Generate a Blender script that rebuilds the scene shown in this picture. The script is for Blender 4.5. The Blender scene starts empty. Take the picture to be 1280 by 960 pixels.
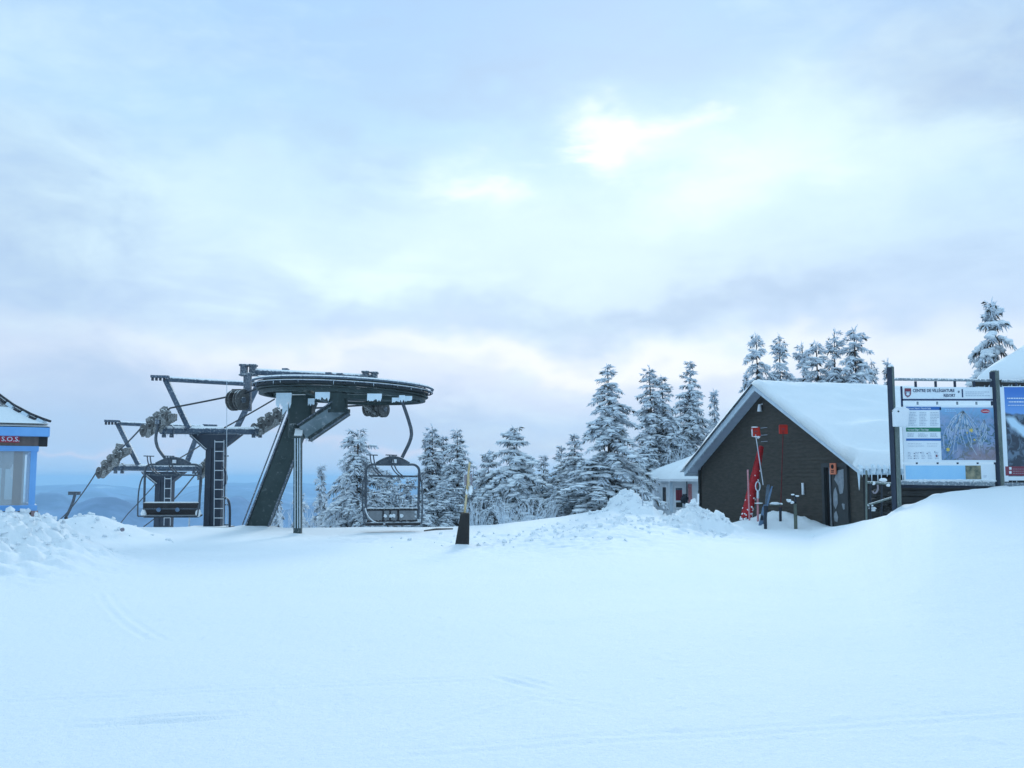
import bpy, math, random
import numpy as np
from mathutils import Vector, Matrix

random.seed(7)
R = math.radians
scene = bpy.context.scene
col = scene.collection

# ------------------------------------------------------------------ camera
CAM_Z = 1.6
FPX = 1200.0
PITCH = math.atan(120.0 / FPX)
cam_data = bpy.data.cameras.new('camera')
cam_data.sensor_width = 36.0
cam_data.lens = 36.0 * FPX / 1280.0
cam_data.clip_start = 0.05
cam_data.clip_end = 60000.0
cam = bpy.data.objects.new('camera', cam_data)
cam.location = (0, 0, CAM_Z)
cam.rotation_euler = (R(90) + PITCH, 0, 0)
col.objects.link(cam)
scene.camera = cam

# ------------------------------------------------------------------ view
scene.view_settings.view_transform = 'Standard'
scene.view_settings.look = 'None'
scene.view_settings.gamma = 1.0
scene.view_settings.exposure = 0.13
scene.view_settings.use_curve_mapping = False
scene.cycles.max_bounces = 6
scene.cycles.transparent_max_bounces = 8
scene.cycles.volume_bounces = 1

SUN_AZ, SUN_EL = R(9), R(24)

# ------------------------------------------------------------------ world
world = bpy.data.worlds.new('World')
scene.world = world
world.use_nodes = True
W = world.node_tree
W.nodes.clear()


def lin(r, g, b):
    def c(x):
        x /= 255.0
        return x / 12.92 if x <= 0.04045 else ((x + 0.055) / 1.055) ** 2.4
    return (c(r), c(g), c(b), 1.0)


def node(nt, kind, **kw):
    n = nt.nodes.new(kind)
    for k, v in kw.items():
        setattr(n, k, v)
    return n


def math_n(nt, op, a, b=None, c=None, clamp=False):
    n = nt.nodes.new('ShaderNodeMath')
    n.operation = op
    n.use_clamp = clamp
    for i, x in enumerate((a, b, c)):
        if x is None:
            continue
        if isinstance(x, (int, float)):
            n.inputs[i].default_value = x
        else:
            nt.links.new(x, n.inputs[i])
    return n.outputs[0]


def mix_col(nt, fac, a, b, blend='MIX'):
    n = nt.nodes.new('ShaderNodeMix')
    n.data_type = 'RGBA'
    n.blend_type = blend
    n.clamp_factor = True
    for sock, x in ((n.inputs[0], fac), (n.inputs[6], a), (n.inputs[7], b)):
        if isinstance(x, (int, float)):
            sock.default_value = x
        elif isinstance(x, tuple):
            sock.default_value = x if len(x) == 4 else (*x, 1.0)
        else:
            nt.links.new(x, sock)
    return n.outputs[2]


tc = node(W, 'ShaderNodeTexCoord')
sep = node(W, 'ShaderNodeSeparateXYZ')
W.links.new(tc.outputs['Generated'], sep.inputs[0])
dx, dy, dz = sep.outputs


def w_noise(scale, zs, detail, rough=0.55, off=(0, 0, 0), dist=0.0):
    m = node(W, 'ShaderNodeMapping')
    W.links.new(tc.outputs['Generated'], m.inputs['Vector'])
    m.inputs['Scale'].default_value = (scale, scale, scale * zs)
    m.inputs['Location'].default_value = off
    n = node(W, 'ShaderNodeTexNoise')
    n.inputs['Scale'].default_value = 1.0
    n.inputs['Detail'].default_value = detail
    n.inputs['Roughness'].default_value = rough
    n.inputs['Distortion'].default_value = dist
    W.links.new(m.outputs[0], n.inputs['Vector'])
    return n.outputs['Fac']


n_big = w_noise(2.2, 3.2, 4, 0.5, (3.1, 0.7, 1.9))
n_mid = w_noise(6.0, 2.6, 6, 0.58, (1.7, 5.1, 0.4), 0.6)
n_fine = w_noise(17.0, 2.2, 5, 0.6, (0.3, 2.2, 7.7), 0.4)
n_warp = w_noise(5.0, 1.6, 4, 0.55, (9.0, 4.0, 2.0))
az = math_n(W, 'ARCTAN2', dx, dy)
el = math_n(W, 'ARCSINE', dz)
wz = math_n(W, 'MULTIPLY', math_n(W, 'SUBTRACT', n_warp, 0.5), 0.22)
wz2 = math_n(W, 'MULTIPLY', math_n(W, 'SUBTRACT', n_mid, 0.5), 0.30)
azw = math_n(W, 'ADD', az, wz2)
elw = math_n(W, 'ADD', math_n(W, 'ADD', el, wz), math_n(W, 'MULTIPLY', wz2, 0.12))
elm = math_n(W, 'ADD', el, math_n(W, 'MULTIPLY', wz, 0.16))
# right side cloud deck sits a little higher than the left one
ramp = node(W, 'ShaderNodeValToRGB')
W.links.new(math_n(W, 'DIVIDE', elm, R(45)), ramp.inputs[0])
stops = [(0.0, (160, 200, 238)), (1.2, (168, 204, 240)), (2.4, (170, 203, 238)), (3.4, (172, 205, 240)), (4.4, (194, 215, 243)),
         (5.6, (208, 223, 246)), (6.9, (222, 233, 250)), (7.9, (216, 231, 250)), (9.2, (194, 218, 246)), (11.6, (199, 225, 250)),
         (15.0, (201, 231, 253)), (20.0, (188, 225, 253)), (24.5, (176, 214, 250)), (28.0, (172, 211, 250))]
el0 = ramp.color_ramp.elements
while len(el0) > 1:
    el0.remove(el0[-1])
for i, (e, c) in enumerate(stops):
    s = el0[0] if i == 0 else el0.new(e / 45.0)
    s.position = e / 45.0
    s.color = lin(*c)
# the overcast deck brightens gently towards the zenith
for e, c, k in ((44.0, (184, 222, 250), 1.22), (45.0, (184, 222, 250), 1.24)):
    s = el0.new(e / 45.0)
    s.color = tuple(x * k for x in lin(*c)[:3]) + (1.0,)


def px_dir(u, v):
    a, b = (u - 640) / FPX, (480 - v) / FPX
    d = Vector((a, math.cos(PITCH) - b * math.sin(PITCH), math.sin(PITCH) + b * math.cos(PITCH))).normalized()
    return math.atan2(d.x, d.y), math.asin(d.z)


def lobe(u, v, su, sv, amp, warp=True):
    a0, e0 = px_dir(u, v)
    A, E = (azw, elw) if warp else (az, el)
    p = math_n(W, 'POWER', math_n(W, 'ABSOLUTE', math_n(W, 'DIVIDE', math_n(W, 'SUBTRACT', A, a0), su / FPX)), 2.0)
    q = math_n(W, 'POWER', math_n(W, 'ABSOLUTE', math_n(W, 'DIVIDE', math_n(W, 'SUBTRACT', E, e0), sv / FPX)), 2.0)
    g = math_n(W, 'EXPONENT', math_n(W, 'MULTIPLY', math_n(W, 'ADD', p, q), -1.0))
    return math_n(W, 'MULTIPLY', g, amp)


bright = None
for L in [(800, 160, 66, 26, 0.95), (572, 225, 74, 38, 0.70), (1010, 180, 170, 66, 0.60), (475, 345, 100, 32, 0.62),
          (940, 245, 120, 36, 0.55), (250, 235, 110, 36, 0.22), (640, 300, 330, 75, 0.45), (1195, 200, 80, 34, 0.35), (340, 330, 170, 36, 0.2)]:
    g = lobe(*L)
    bright = g if bright is None else math_n(W, 'ADD', bright, g)
dark = None
for L in [(830, 386, 260, 24, 0.85), (560, 60, 560, 40, 0.2), (1230, 90, 160, 90, 1.0), (20, 300, 170, 150, 0.8),
          (640, 532, 330, 15, 0.55), (130, 505, 130, 34, 0.45), (390, 180, 110, 36, 0.3), (1180, 340, 160, 40, 0.25), (640, 110, 160, 26, 0.35)]:
    g = lobe(*L)
    dark = g if dark is None else math_n(W, 'ADD', dark, g)
nb = math_n(W, 'MULTIPLY', math_n(W, 'SUBTRACT', n_big, 0.5), 1.1)
nm = math_n(W, 'MULTIPLY', math_n(W, 'SUBTRACT', n_mid, 0.5), 0.95)
nf = math_n(W, 'MULTIPLY', math_n(W, 'SUBTRACT', n_fine, 0.5), 0.7)
tex = math_n(W, 'ADD', math_n(W, 'ADD', nb, nm), nf)
up_fac = math_n(W, 'MULTIPLY', math_n(W, 'ADD', bright, math_n(W, 'MULTIPLY', math_n(W, 'MAXIMUM', tex, 0.0), 0.75)), 1.0, clamp=True)
dn_fac = math_n(W, 'ADD', dark, math_n(W, 'MULTIPLY', math_n(W, 'MAXIMUM', math_n(W, 'MULTIPLY', tex, -1.0), 0.0), 0.9), clamp=True)
c1 = mix_col(W, dn_fac, ramp.outputs[0], lin(171, 199, 232))
c2 = mix_col(W, up_fac, c1, lin(228, 252, 255))
core = math_n(W, 'ADD', math_n(W, 'ADD', lobe(800, 158, 52, 20, 0.62), lobe(580, 228, 40, 14, 0.45)), lobe(660, 446, 420, 17, 0.5), clamp=True)
c3 = mix_col(W, core, c2, lin(255, 255, 255))
# faint rose streaks low over the hills
ros = math_n(W, 'ADD', lobe(120, 572, 120, 5, 0.4), lobe(520, 566, 260, 7, 0.4), clamp=True)
c4 = mix_col(W, ros, c3, lin(222, 218, 236))
bg_c = node(W, 'ShaderNodeBackground')
W.links.new(c4, bg_c.inputs['Color'])
bg_c.inputs['Strength'].default_value = 1.0
sky = node(W, 'ShaderNodeTexSky', sky_type='NISHITA', sun_disc=False)
sky.sun_elevation = SUN_EL
sky.sun_rotation = SUN_AZ
bg_s = node(W, 'ShaderNodeBackground')
W.links.new(sky.outputs[0], bg_s.inputs['Color'])
bg_s.inputs['Strength'].default_value = 0.08
ms = node(W, 'ShaderNodeMixShader')
ms.inputs[0].default_value = 0.94
W.links.new(bg_s.outputs[0], ms.inputs[1])
W.links.new(bg_c.outputs[0], ms.inputs[2])
wo = node(W, 'ShaderNodeOutputWorld')
W.links.new(ms.outputs[0], wo.inputs['Surface'])
world.cycles.sampling_method = 'MANUAL'
world.cycles.sample_map_resolution = 1024

# ------------------------------------------------------------------ sun behind the cloud deck
sd = bpy.data.lights.new('sun', 'SUN')
sd.energy = 1.15
sd.angle = R(12)
sd.color = (1.0, 0.985, 0.94)
sun = bpy.data.objects.new('sun', sd)
sdir = Vector((math.sin(SUN_AZ) * math.cos(SUN_EL), math.cos(SUN_AZ) * math.cos(SUN_EL), math.sin(SUN_EL)))
sun.rotation_euler = sdir.to_track_quat('Z', 'Y').to_euler()
sun.location = (0, 0, 60)
col.objects.link(sun)

# ------------------------------------------------------------------ helpers
def P(u, v, Y):
    """photo pixel (1280x960) at depth Y in metres -> world point"""
    a, b = (u - 640) / FPX, (480 - v) / FPX
    d = Vector((a, math.cos(PITCH) - b * math.sin(PITCH), math.sin(PITCH) + b * math.cos(PITCH)))
    t = Y / d.y
    return Vector((d.x * t, Y, CAM_Z + d.z * t))


class MB:
    def __init__(s, M=None):
        s.v, s.f, s.m, s.M = [], [], [], M

    def add(s, vs, fs, mi=0):
        o = len(s.v)
        if s.M is not None:
            vs = [s.M @ Vector(p) for p in vs]
        s.v.extend(tuple(p) for p in vs)
        s.f.extend(tuple(i + o for i in f) for f in fs)
        s.m.extend([mi] * len(fs))
        return s

    def box(s, c, sz, mi=0, rot=None):
        c = Vector(c)
        hx, hy, hz = sz[0] / 2, sz[1] / 2, sz[2] / 2
        vs = [Vector((x * hx, y * hy, z * hz)) for z in (-1, 1) for y in (-1, 1) for x in (-1, 1)]
        if rot is not None:
            vs = [rot @ p for p in vs]
        return s.add([c + p for p in vs], [(0, 2, 3, 1), (4, 5, 7, 6), (0, 1, 5, 4), (2, 6, 7, 3), (0, 4, 6, 2), (1, 3, 7, 5)], mi)

    def beam(s, p, q, w, h, mi=0, up=(0, 0, 1)):
        p, q = Vector(p), Vector(q)
        d = (q - p)
        L = d.length
        d.normalize()
        upv = Vector(up)
        side = d.cross(upv)
        if side.length < 1e-4:
            side = d.cross(Vector((0, 1, 0)))
        side.normalize()
        u2 = side.cross(d)
        rot = Matrix((side, d, u2)).transposed()
        return s.box((p + q) / 2, (w, L, h), mi, rot)

    def tube(s, pts, r, n=8, mi=0, caps=True):
        pts = [Vector(p) for p in pts]
        rs = r if isinstance(r, (list, tuple)) else [r] * len(pts)
        t0 = (pts[1] - pts[0]).normalized()
        ref = Vector((0, 0, 1)) if abs(t0.z) < 0.9 else Vector((1, 0, 0))
        nrm = t0.cross(ref).normalized()
        vs, fs = [], []
        for i, p in enumerate(pts):
            if i == 0:
                t = t0
            elif i == len(pts) - 1:
                t = (pts[i] - pts[i - 1]).normalized()
            else:
                t = (pts[i + 1] - pts[i - 1]).normalized()
            nrm = (nrm - t * nrm.dot(t)).normalized()
            bi = t.cross(nrm)
            for k in range(n):
                a = 2 * math.pi * k / n
                vs.append(p + (nrm * math.cos(a) + bi * math.sin(a)) * rs[i])
        for i in range(len(pts) - 1):
            for k in range(n):
                a, b = i * n + k, i * n + (k + 1) % n
                fs.append((a, b, b + n, a + n))
        if caps:
            fs.append(tuple(range(n - 1, -1, -1)))
            fs.append(tuple((len(pts) - 1) * n + k for k in range(n)))
        return s.add(vs, fs, mi)

    def prism(s, poly, ext, mi=0):
        poly = [Vector(p) for p in poly]
        ext = Vector(ext)
        n = len(poly)
        vs = poly + [p + ext for p in poly]
        fs = [tuple(range(n - 1, -1, -1)), tuple(range(n, 2 * n))]
        fs += [(i, (i + 1) % n, (i + 1) % n + n, i + n) for i in range(n)]
        return s.add(vs, fs, mi)

    def disc(s, c, axis, r, th, n=24, mi=0):
        c, axis = Vector(c), Vector(axis).normalized()
        return s.tube([c - axis * th / 2, c + axis * th / 2], r, n, mi)

    def blob(s, c, rad, seg=8, rings=5, jit=0.0, mi=0, rng=random):
        c = Vector(c)
        vs = [c + Vector((0, 0, rad[2]))]
        for i in range(1, rings):
            th = math.pi * i / rings
            for k in range(seg):
                a = 2 * math.pi * (k + 0.5 * (i % 2)) / seg
                j = 1 + rng.uniform(-jit, jit)
                vs.append(c + Vector((rad[0] * math.sin(th) * math.cos(a) * j, rad[1] * math.sin(th) * math.sin(a) * j, rad[2] * math.cos(th) * j)))
        vs.append(c - Vector((0, 0, rad[2])))
        fs = [(0, 1 + k, 1 + (k + 1) % seg) for k in range(seg)]
        for i in range(rings - 2):
            for k in range(seg):
                a, b = 1 + i * seg + k, 1 + i * seg + (k + 1) % seg
                fs.append((a, a + seg, b + seg, b))
        e = len(vs) - 1
        b0 = 1 + (rings - 2) * seg
        fs += [(e, b0 + (k + 1) % seg, b0 + k) for k in range(seg)]
        return s.add(vs, fs, mi)

    def build(s, name, mats, parent=None, smooth=False, bevel=0.0, kind=None):
        me = bpy.data.meshes.new(name)
        off = Vector((0, 0, 0))
        if parent is not None:
            q = parent
            while q is not None:
                off = off + q.location
                q = q.parent
            vs = [(p[0] - off.x, p[1] - off.y, p[2] - off.z) for p in s.v]
            loc = (0, 0, 0)
        else:
            a = np.array(s.v)
            c = (a.min(0) + a.max(0)) / 2
            c[2] = a[:, 2].min()
            vs = [(p[0] - c[0], p[1] - c[1], p[2] - c[2]) for p in s.v]
            loc = tuple(float(x) for x in c)
        me.from_pydata(vs, [], s.f)
        if not isinstance(mats, (list, tuple)):
            mats = [mats]
        for m in mats:
            me.materials.append(m)
        if len(mats) > 1:
            me.polygons.foreach_set('material_index', s.m)
        if smooth:
            me.polygons.foreach_set('use_smooth', [True] * len(me.polygons))
            me.set_sharp_from_angle(angle=R(42))
        me.update()
        o = bpy.data.objects.new(name, me)
        o.location = loc
        col.objects.link(o)
        if parent is not None:
            o.parent = parent
        if bevel > 0:
            b = o.modifiers.new('bevel', 'BEVEL')
            b.width = bevel
            b.segments = 2
            b.limit_method = 'ANGLE'
        if kind:
            o['kind'] = kind
        return o


def tag(o, label, cat, group=None):
    o['label'] = label
    o['category'] = cat
    if group:
        o['group'] = group
    return o


def thing(name, label, cat, loc=(0, 0, 0), group=None):
    o = bpy.data.objects.new(name, None)
    o.empty_display_size = 0.2
    o.location = loc
    col.objects.link(o)
    return tag(o, label, cat, group)


def bez(p0, p1, p2, p3, n=10):
    p0, p1, p2, p3 = map(Vector, (p0, p1, p2, p3))
    return [(1 - t) ** 3 * p0 + 3 * (1 - t) ** 2 * t * p1 + 3 * (1 - t) * t * t * p2 + t ** 3 * p3 for t in [i / n for i in range(n + 1)]]


# ------------------------------------------------------------------ materials
def base_mat(name):
    m = bpy.data.materials.new(name)
    m.use_nodes = True
    nt = m.node_tree
    return m, nt, nt.nodes['Principled BSDF']


def obj_noise(nt, scale, detail=4, rough=0.6, coord='Object', stretch=(1, 1, 1)):
    t = node(nt, 'ShaderNodeTexCoord')
    mp = node(nt, 'ShaderNodeMapping')
    mp.inputs['Scale'].default_value = stretch
    nt.links.new(t.outputs[coord], mp.inputs[0])
    n = node(nt, 'ShaderNodeTexNoise')
    n.inputs['Scale'].default_value = scale
    n.inputs['Detail'].default_value = detail
    n.inputs['Roughness'].default_value = rough
    nt.links.new(mp.outputs[0], n.inputs['Vector'])
    return n.outputs['Fac']


def ramp_n(nt, fac, a, b):
    n = node(nt, 'ShaderNodeMapRange')
    n.inputs['From Min'].default_value = a
    n.inputs['From Max'].default_value = b
    nt.links.new(fac, n.inputs['Value'])
    return n.outputs[0]


def add_bump(nt, bs, h, strength, dist):
    b = node(nt, 'ShaderNodeBump')
    b.inputs['Strength'].default_value = strength
    b.inputs['Distance'].default_value = dist
    nt.links.new(h, b.inputs['Height'])
    nt.links.new(b.outputs[0], bs.inputs['Normal'])


SNOWC = (0.875, 0.905, 0.92, 1)


def surf(name, c1, c2=None, rough=0.7, metal=0.0, scale=4.0, bump=0.3, bdist=0.01, frost=0.0, frost_top=0.0, stretch=(1, 1, 1), spec=0.4):
    """colour that varies between c1 and c2, with fine relief, patches of rime and snow lying on upward faces"""
    m, nt, bs = base_mat(name)
    c2 = c2 or tuple(x * 0.7 for x in c1)
    n1 = obj_noise(nt, scale, 5, 0.6, stretch=stretch)
    colr = mix_col(nt, ramp_n(nt, n1, 0.3, 0.7), (*c1, 1), (*c2, 1))
    n2 = obj_noise(nt, scale * 6, 4, 0.65, stretch=stretch)
    if frost > 0 or frost_top > 0:
        fr = ramp_n(nt, n2, 0.62 - frost * 0.25, 0.72 - frost * 0.15) if frost > 0 else None
        geo = node(nt, 'ShaderNodeNewGeometry')
        sp = node(nt, 'ShaderNodeSeparateXYZ')
        nt.links.new(geo.outputs['Normal'], sp.inputs[0])
        top = ramp_n(nt, math_n(nt, 'ADD', sp.outputs[2], math_n(nt, 'MULTIPLY', math_n(nt, 'SUBTRACT', n2, 0.5), 0.9)), 0.9 - 0.6 * frost_top, 1.0 - 0.5 * frost_top)
        tot = math_n(nt, 'MULTIPLY', top, min(1, frost_top * 1.5), clamp=True)
        if fr is not None:
            tot = math_n(nt, 'ADD', tot, math_n(nt, 'MULTIPLY', fr, min(1.0, frost * 1.3)), clamp=True)
        colr = mix_col(nt, tot, colr, SNOWC)
        nt.links.new(math_n(nt, 'ADD', math_n(nt, 'MULTIPLY', tot, 0.9 - rough), rough), bs.inputs['Roughness'])
        mtl = math_n(nt, 'MULTIPLY', math_n(nt, 'SUBTRACT', 1.0, tot), metal)
        nt.links.new(mtl, bs.inputs['Metallic'])
    else:
        bs.inputs['Roughness'].default_value = rough
        bs.inputs['Metallic'].default_value = metal
    bs.inputs['Specular IOR Level'].default_value = spec
    nt.links.new(colr, bs.inputs['Base Color'])
    if bump > 0:
        add_bump(nt, bs, n2, bump, bdist)
    return m


def snow_mat(name, fine=True, tracks=False, c=SNOWC):
    m, nt, bs = base_mat(name)
    t = node(nt, 'ShaderNodeTexCoord')
    pos = node(nt, 'ShaderNodeNewGeometry')

    def wn(scale, det, ro, st=(1, 1, 1), rot=0.0):
        mp = node(nt, 'ShaderNodeMapping')
        mp.inputs['Scale'].default_value = st
        mp.inputs['Rotation'].default_value = (0, 0, rot)
        nt.links.new(pos.outputs['Position'], mp.inputs[0])
        n = node(nt, 'ShaderNodeTexNoise')
        n.inputs['Scale'].default_value = scale
        n.inputs['Detail'].default_value = det
        n.inputs['Roughness'].default_value = ro
        nt.links.new(mp.outputs[0], n.inputs['Vector'])
        return n.outputs['Fac']
    a = wn(0.35, 4, 0.55)
    b = wn(14.0, 5, 0.7)
    d = wn(90.0, 3, 0.7)
    colr = mix_col(nt, ramp_n(nt, a, 0.35, 0.7), c, (c[0] * 0.955, c[1] * 0.985, c[2], 1))
    colr = mix_col(nt, ramp_n(nt, b, 0.35, 0.75), colr, (c[0] * 0.93, c[1] * 0.95, c[2] * 0.975, 1))
    nt.links.new(colr, bs.inputs['Base Color'])
    bs.inputs['Roughness'].default_value = 0.75
    bs.inputs['Specular IOR Level'].default_value = 0.25
    g_ = wn(55.0, 2, 0.8)
    colr = mix_col(nt, ramp_n(nt, g_, 0.38, 0.72), colr, (c[0] * 0.86, c[1] * 0.91, c[2] * 0.95, 1))
    nt.links.new(colr, bs.inputs['Base Color'])
    h = math_n(nt, 'ADD', math_n(nt, 'MULTIPLY', b, 0.7), math_n(nt, 'MULTIPLY', d, 0.35))
    add_bump(nt, bs, h, 0.85, 0.028)
    return m


M = {}
M['snow'] = snow_mat('snow_surface', tracks=True)
M['snow_soft'] = snow_mat('snow_cover')
M['steel'] = surf('green_grey_steel', (0.028, 0.048, 0.050), (0.06, 0.085, 0.088), 0.5, 0.25, 2.5, 0.3, 0.006, frost=0.24, frost_top=0.9)
M['arm_face'] = surf('frosty_arm_face', (0.10, 0.15, 0.17), (0.24, 0.31, 0.35), 0.5, 0.1, 1.2, 0.3, 0.005, frost=0.2)
M['steel_clean'] = surf('dark_green_steel', (0.022, 0.040, 0.041), (0.050, 0.074, 0.075), 0.5, 0.2, 1.3, 0.25, 0.005, frost=0.07, frost_top=0.6)
M['steel_frost'] = surf('rimed_steel', (0.05, 0.07, 0.10), (0.11, 0.14, 0.18), 0.5, 0.2, 5.0, 0.4, 0.01, frost=0.42, frost_top=1.0)
M['steel_blue'] = surf('blue_grey_steel', (0.055, 0.085, 0.13), (0.11, 0.15, 0.20), 0.45, 0.3, 2.5, 0.3, 0.006, frost=0.26, frost_top=1.0)
M['column'] = surf('dark_tower_steel', (0.025, 0.036, 0.055), (0.045, 0.06, 0.085), 0.55, 0.15, 1.6, 0.3, 0.005, frost=0.04, frost_top=0.7)
M['galv'] = surf('frosted_ladder_metal', (0.42, 0.5, 0.58), (0.6, 0.68, 0.75), 0.5, 0.2, 8, 0.3, 0.004, frost=0.5, frost_top=0.8)
M['rubber'] = surf('worn_sheave_rubber', (0.055, 0.056, 0.056), (0.11, 0.11, 0.108), 0.8, 0.0, 6, 0.5, 0.01, frost=0.30, frost_top=0.5)
M['train'] = surf('rimed_sheave_frame', (0.085, 0.088, 0.088), (0.18, 0.185, 0.18), 0.75, 0.1, 6, 0.6, 0.015, frost=0.50, frost_top=0.5)
M['rope'] = surf('steel_rope', (0.03, 0.036, 0.045), (0.05, 0.06, 0.07), 0.6, 0.3, 20, 0.3, 0.003)
M['chair_tube'] = surf('dark_chair_tube', (0.05, 0.065, 0.085), (0.09, 0.11, 0.135), 0.45, 0.3, 6, 0.2, 0.003, frost=0.2, frost_top=0.5)
M['chair_pad'] = surf('dark_chair_pad', (0.018, 0.018, 0.022), (0.035, 0.033, 0.036), 0.65, 0.0, 4, 0.3, 0.004, frost=0.04, frost_top=0.6)
M['chair_panel'] = surf('grey_chair_panel', (0.17, 0.19, 0.21), (0.26, 0.28, 0.30), 0.6, 0.0, 5, 0.2, 0.003, frost=0.12)
M['ice'] = surf('rime_ice', (0.72, 0.83, 0.90), (0.60, 0.74, 0.84), 0.35, 0.0, 9, 0.7, 0.012, spec=0.6)
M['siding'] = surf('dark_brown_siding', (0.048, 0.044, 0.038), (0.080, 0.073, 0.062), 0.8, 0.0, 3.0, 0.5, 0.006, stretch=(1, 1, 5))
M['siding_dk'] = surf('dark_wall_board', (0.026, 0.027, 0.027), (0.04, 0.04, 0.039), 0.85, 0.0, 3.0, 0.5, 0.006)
M['door'] = surf('dark_door_paint', (0.034, 0.040, 0.043), (0.05, 0.057, 0.06), 0.55, 0.0, 3.0, 0.2, 0.004)
M['black'] = surf('black_opening', (0.010, 0.010, 0.012), (0.015, 0.015, 0.017), 0.9, 0.0, 3.0, 0.0)
M['fascia'] = surf('pale_blue_fascia', (0.50, 0.62, 0.72), (0.62, 0.73, 0.82), 0.7, 0.0, 5.0, 0.3, 0.004, frost=0.3)
M['soffit'] = surf('grey_soffit_board', (0.36, 0.42, 0.52), (0.46, 0.52, 0.62), 0.75, 0.0, 3.0, 0.3, 0.004)
M['white'] = surf('white_board_paint', (0.82, 0.86, 0.90), (0.72, 0.78, 0.84), 0.65, 0.0, 4.0, 0.3, 0.004)
M['red'] = surf('red_plastic', (0.62, 0.035, 0.02), (0.45, 0.03, 0.02), 0.5, 0.0, 7.0, 0.2, 0.003)
M['red_net'] = surf('red_net_fabric', (0.50, 0.012, 0.018), (0.24, 0.006, 0.012), 0.8, 0.0, 14.0, 0.8, 0.02, frost=0.16)
M['dark_red'] = surf('dark_red_handle', (0.10, 0.018, 0.018), (0.16, 0.03, 0.03), 0.6, 0.0, 9.0, 0.2, 0.003)
M['pink'] = surf('faded_red_pole', (0.45, 0.12, 0.13), (0.55, 0.3, 0.33), 0.6, 0.0, 9.0, 0.3, 0.003, frost=0.25)
M['pole_white'] = surf('pale_metal_pole', (0.55, 0.6, 0.66), (0.4, 0.45, 0.52), 0.5, 0.1, 9.0, 0.3, 0.003)
M['ski_blue'] = surf('blue_ski_plastic', (0.06, 0.13, 0.26), (0.16, 0.26, 0.38), 0.35, 0.0, 6.0, 0.1, 0.002, frost=0.2)
M['ski_grey'] = surf('slate_ski_plastic', (0.06, 0.09, 0.13), (0.12, 0.17, 0.22), 0.35, 0.0, 6.0, 0.1, 0.002, frost=0.15)
M['post_dark'] = surf('navy_post_metal', (0.012, 0.018, 0.030), (0.03, 0.04, 0.055), 0.5, 0.1, 6.0, 0.2, 0.003)
M['olive'] = surf('olive_post', (0.12, 0.14, 0.10), (0.07, 0.09, 0.09), 0.7, 0.0, 6.0, 0.3, 0.003)
M['pad_black'] = surf('black_post_pad', (0.012, 0.012, 0.013), (0.022, 0.021, 0.020), 0.6, 0.0, 6.0, 0.5, 0.01, frost=0.02)
M['bamboo'] = surf('yellow_brown_wood', (0.46, 0.33, 0.13), (0.60, 0.52, 0.34), 0.7, 0.0, 8.0, 0.4, 0.004, frost=0.22)
M['grey_plate'] = surf('grey_plate', (0.20, 0.18, 0.22), (0.30, 0.28, 0.32), 0.6, 0.0, 8.0, 0.3, 0.003, frost=0.2)
M['log'] = surf('weathered_log', (0.085, 0.115, 0.115), (0.17, 0.21, 0.19), 0.8, 0.0, 3.0, 0.7, 0.012, frost=0.18, frost_top=0.8, stretch=(3, 3, 0.6))
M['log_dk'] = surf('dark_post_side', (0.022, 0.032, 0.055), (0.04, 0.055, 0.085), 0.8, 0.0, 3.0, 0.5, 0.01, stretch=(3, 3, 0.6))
M['rail'] = surf('frosted_rail', (0.16, 0.20, 0.24), (0.28, 0.34, 0.38), 0.8, 0.0, 4.0, 0.6, 0.01, frost=0.4, frost_top=1.0)
M['panel_white'] = surf('white_sign_panel', (0.80, 0.88, 0.93), (0.74, 0.83, 0.90), 0.35, 0.0, 2.0, 0.05, 0.001)
M['panel_blue'] = surf('light_blue_sign_panel', (0.30, 0.60, 0.88), (0.36, 0.66, 0.90), 0.4, 0.0, 3.0, 0.05, 0.001)
M['navy'] = surf('navy_print', (0.012, 0.035, 0.11), (0.015, 0.045, 0.13), 0.45, 0.0, 3.0, 0.0)
M['blue_print'] = surf('blue_print', (0.03, 0.14, 0.42), (0.035, 0.16, 0.46), 0.45, 0.0, 3.0, 0.0)
M['green_print'] = surf('green_print', (0.02, 0.19, 0.11), (0.025, 0.22, 0.13), 0.45, 0.0, 3.0, 0.0)
M['grey_print'] = surf('grey_print', (0.30, 0.38, 0.48), (0.34, 0.42, 0.52), 0.5, 0.0, 3.0, 0.0)
M['white_print'] = surf('white_print', (0.78, 0.88, 0.94), (0.75, 0.85, 0.92), 0.5, 0.0, 3.0, 0.0)
M['map_line'] = surf('pale_map_line_print', (0.50, 0.62, 0.74), (0.60, 0.70, 0.80), 0.5, 0.0, 3.0, 0.0)
M['yellow_print'] = surf('yellow_print', (0.70, 0.55, 0.14), (0.6, 0.5, 0.12), 0.5, 0.0, 3.0, 0.0)
M['red_print'] = surf('red_print', (0.50, 0.04, 0.07), (0.45, 0.03, 0.06), 0.45, 0.0, 3.0, 0.0)
M['maroon_print'] = surf('maroon_print', (0.20, 0.045, 0.07), (0.25, 0.06, 0.09), 0.45, 0.0, 3.0, 0.0)
M['orange_sign'] = surf('orange_sign_face', (0.72, 0.22, 0.12), (0.62, 0.18, 0.10), 0.5, 0.0, 3.0, 0.0)
M['hut_blue'] = surf('bright_blue_trim', (0.14, 0.36, 0.72), (0.19, 0.43, 0.78), 0.5, 0.0, 3.0, 0.2, 0.003, frost=0.03, frost_top=0.9)
M['hut_brown'] = surf('grey_brown_cladding', (0.13, 0.10, 0.085), (0.19, 0.15, 0.13), 0.8, 0.0, 2.5, 0.5, 0.005, stretch=(6, 6, 1), frost=0.06)
M['hut_pink'] = surf('pinkish_corner_board', (0.30, 0.21, 0.22), (0.36, 0.27, 0.28), 0.8, 0.0, 2.5, 0.3, 0.005)
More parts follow.
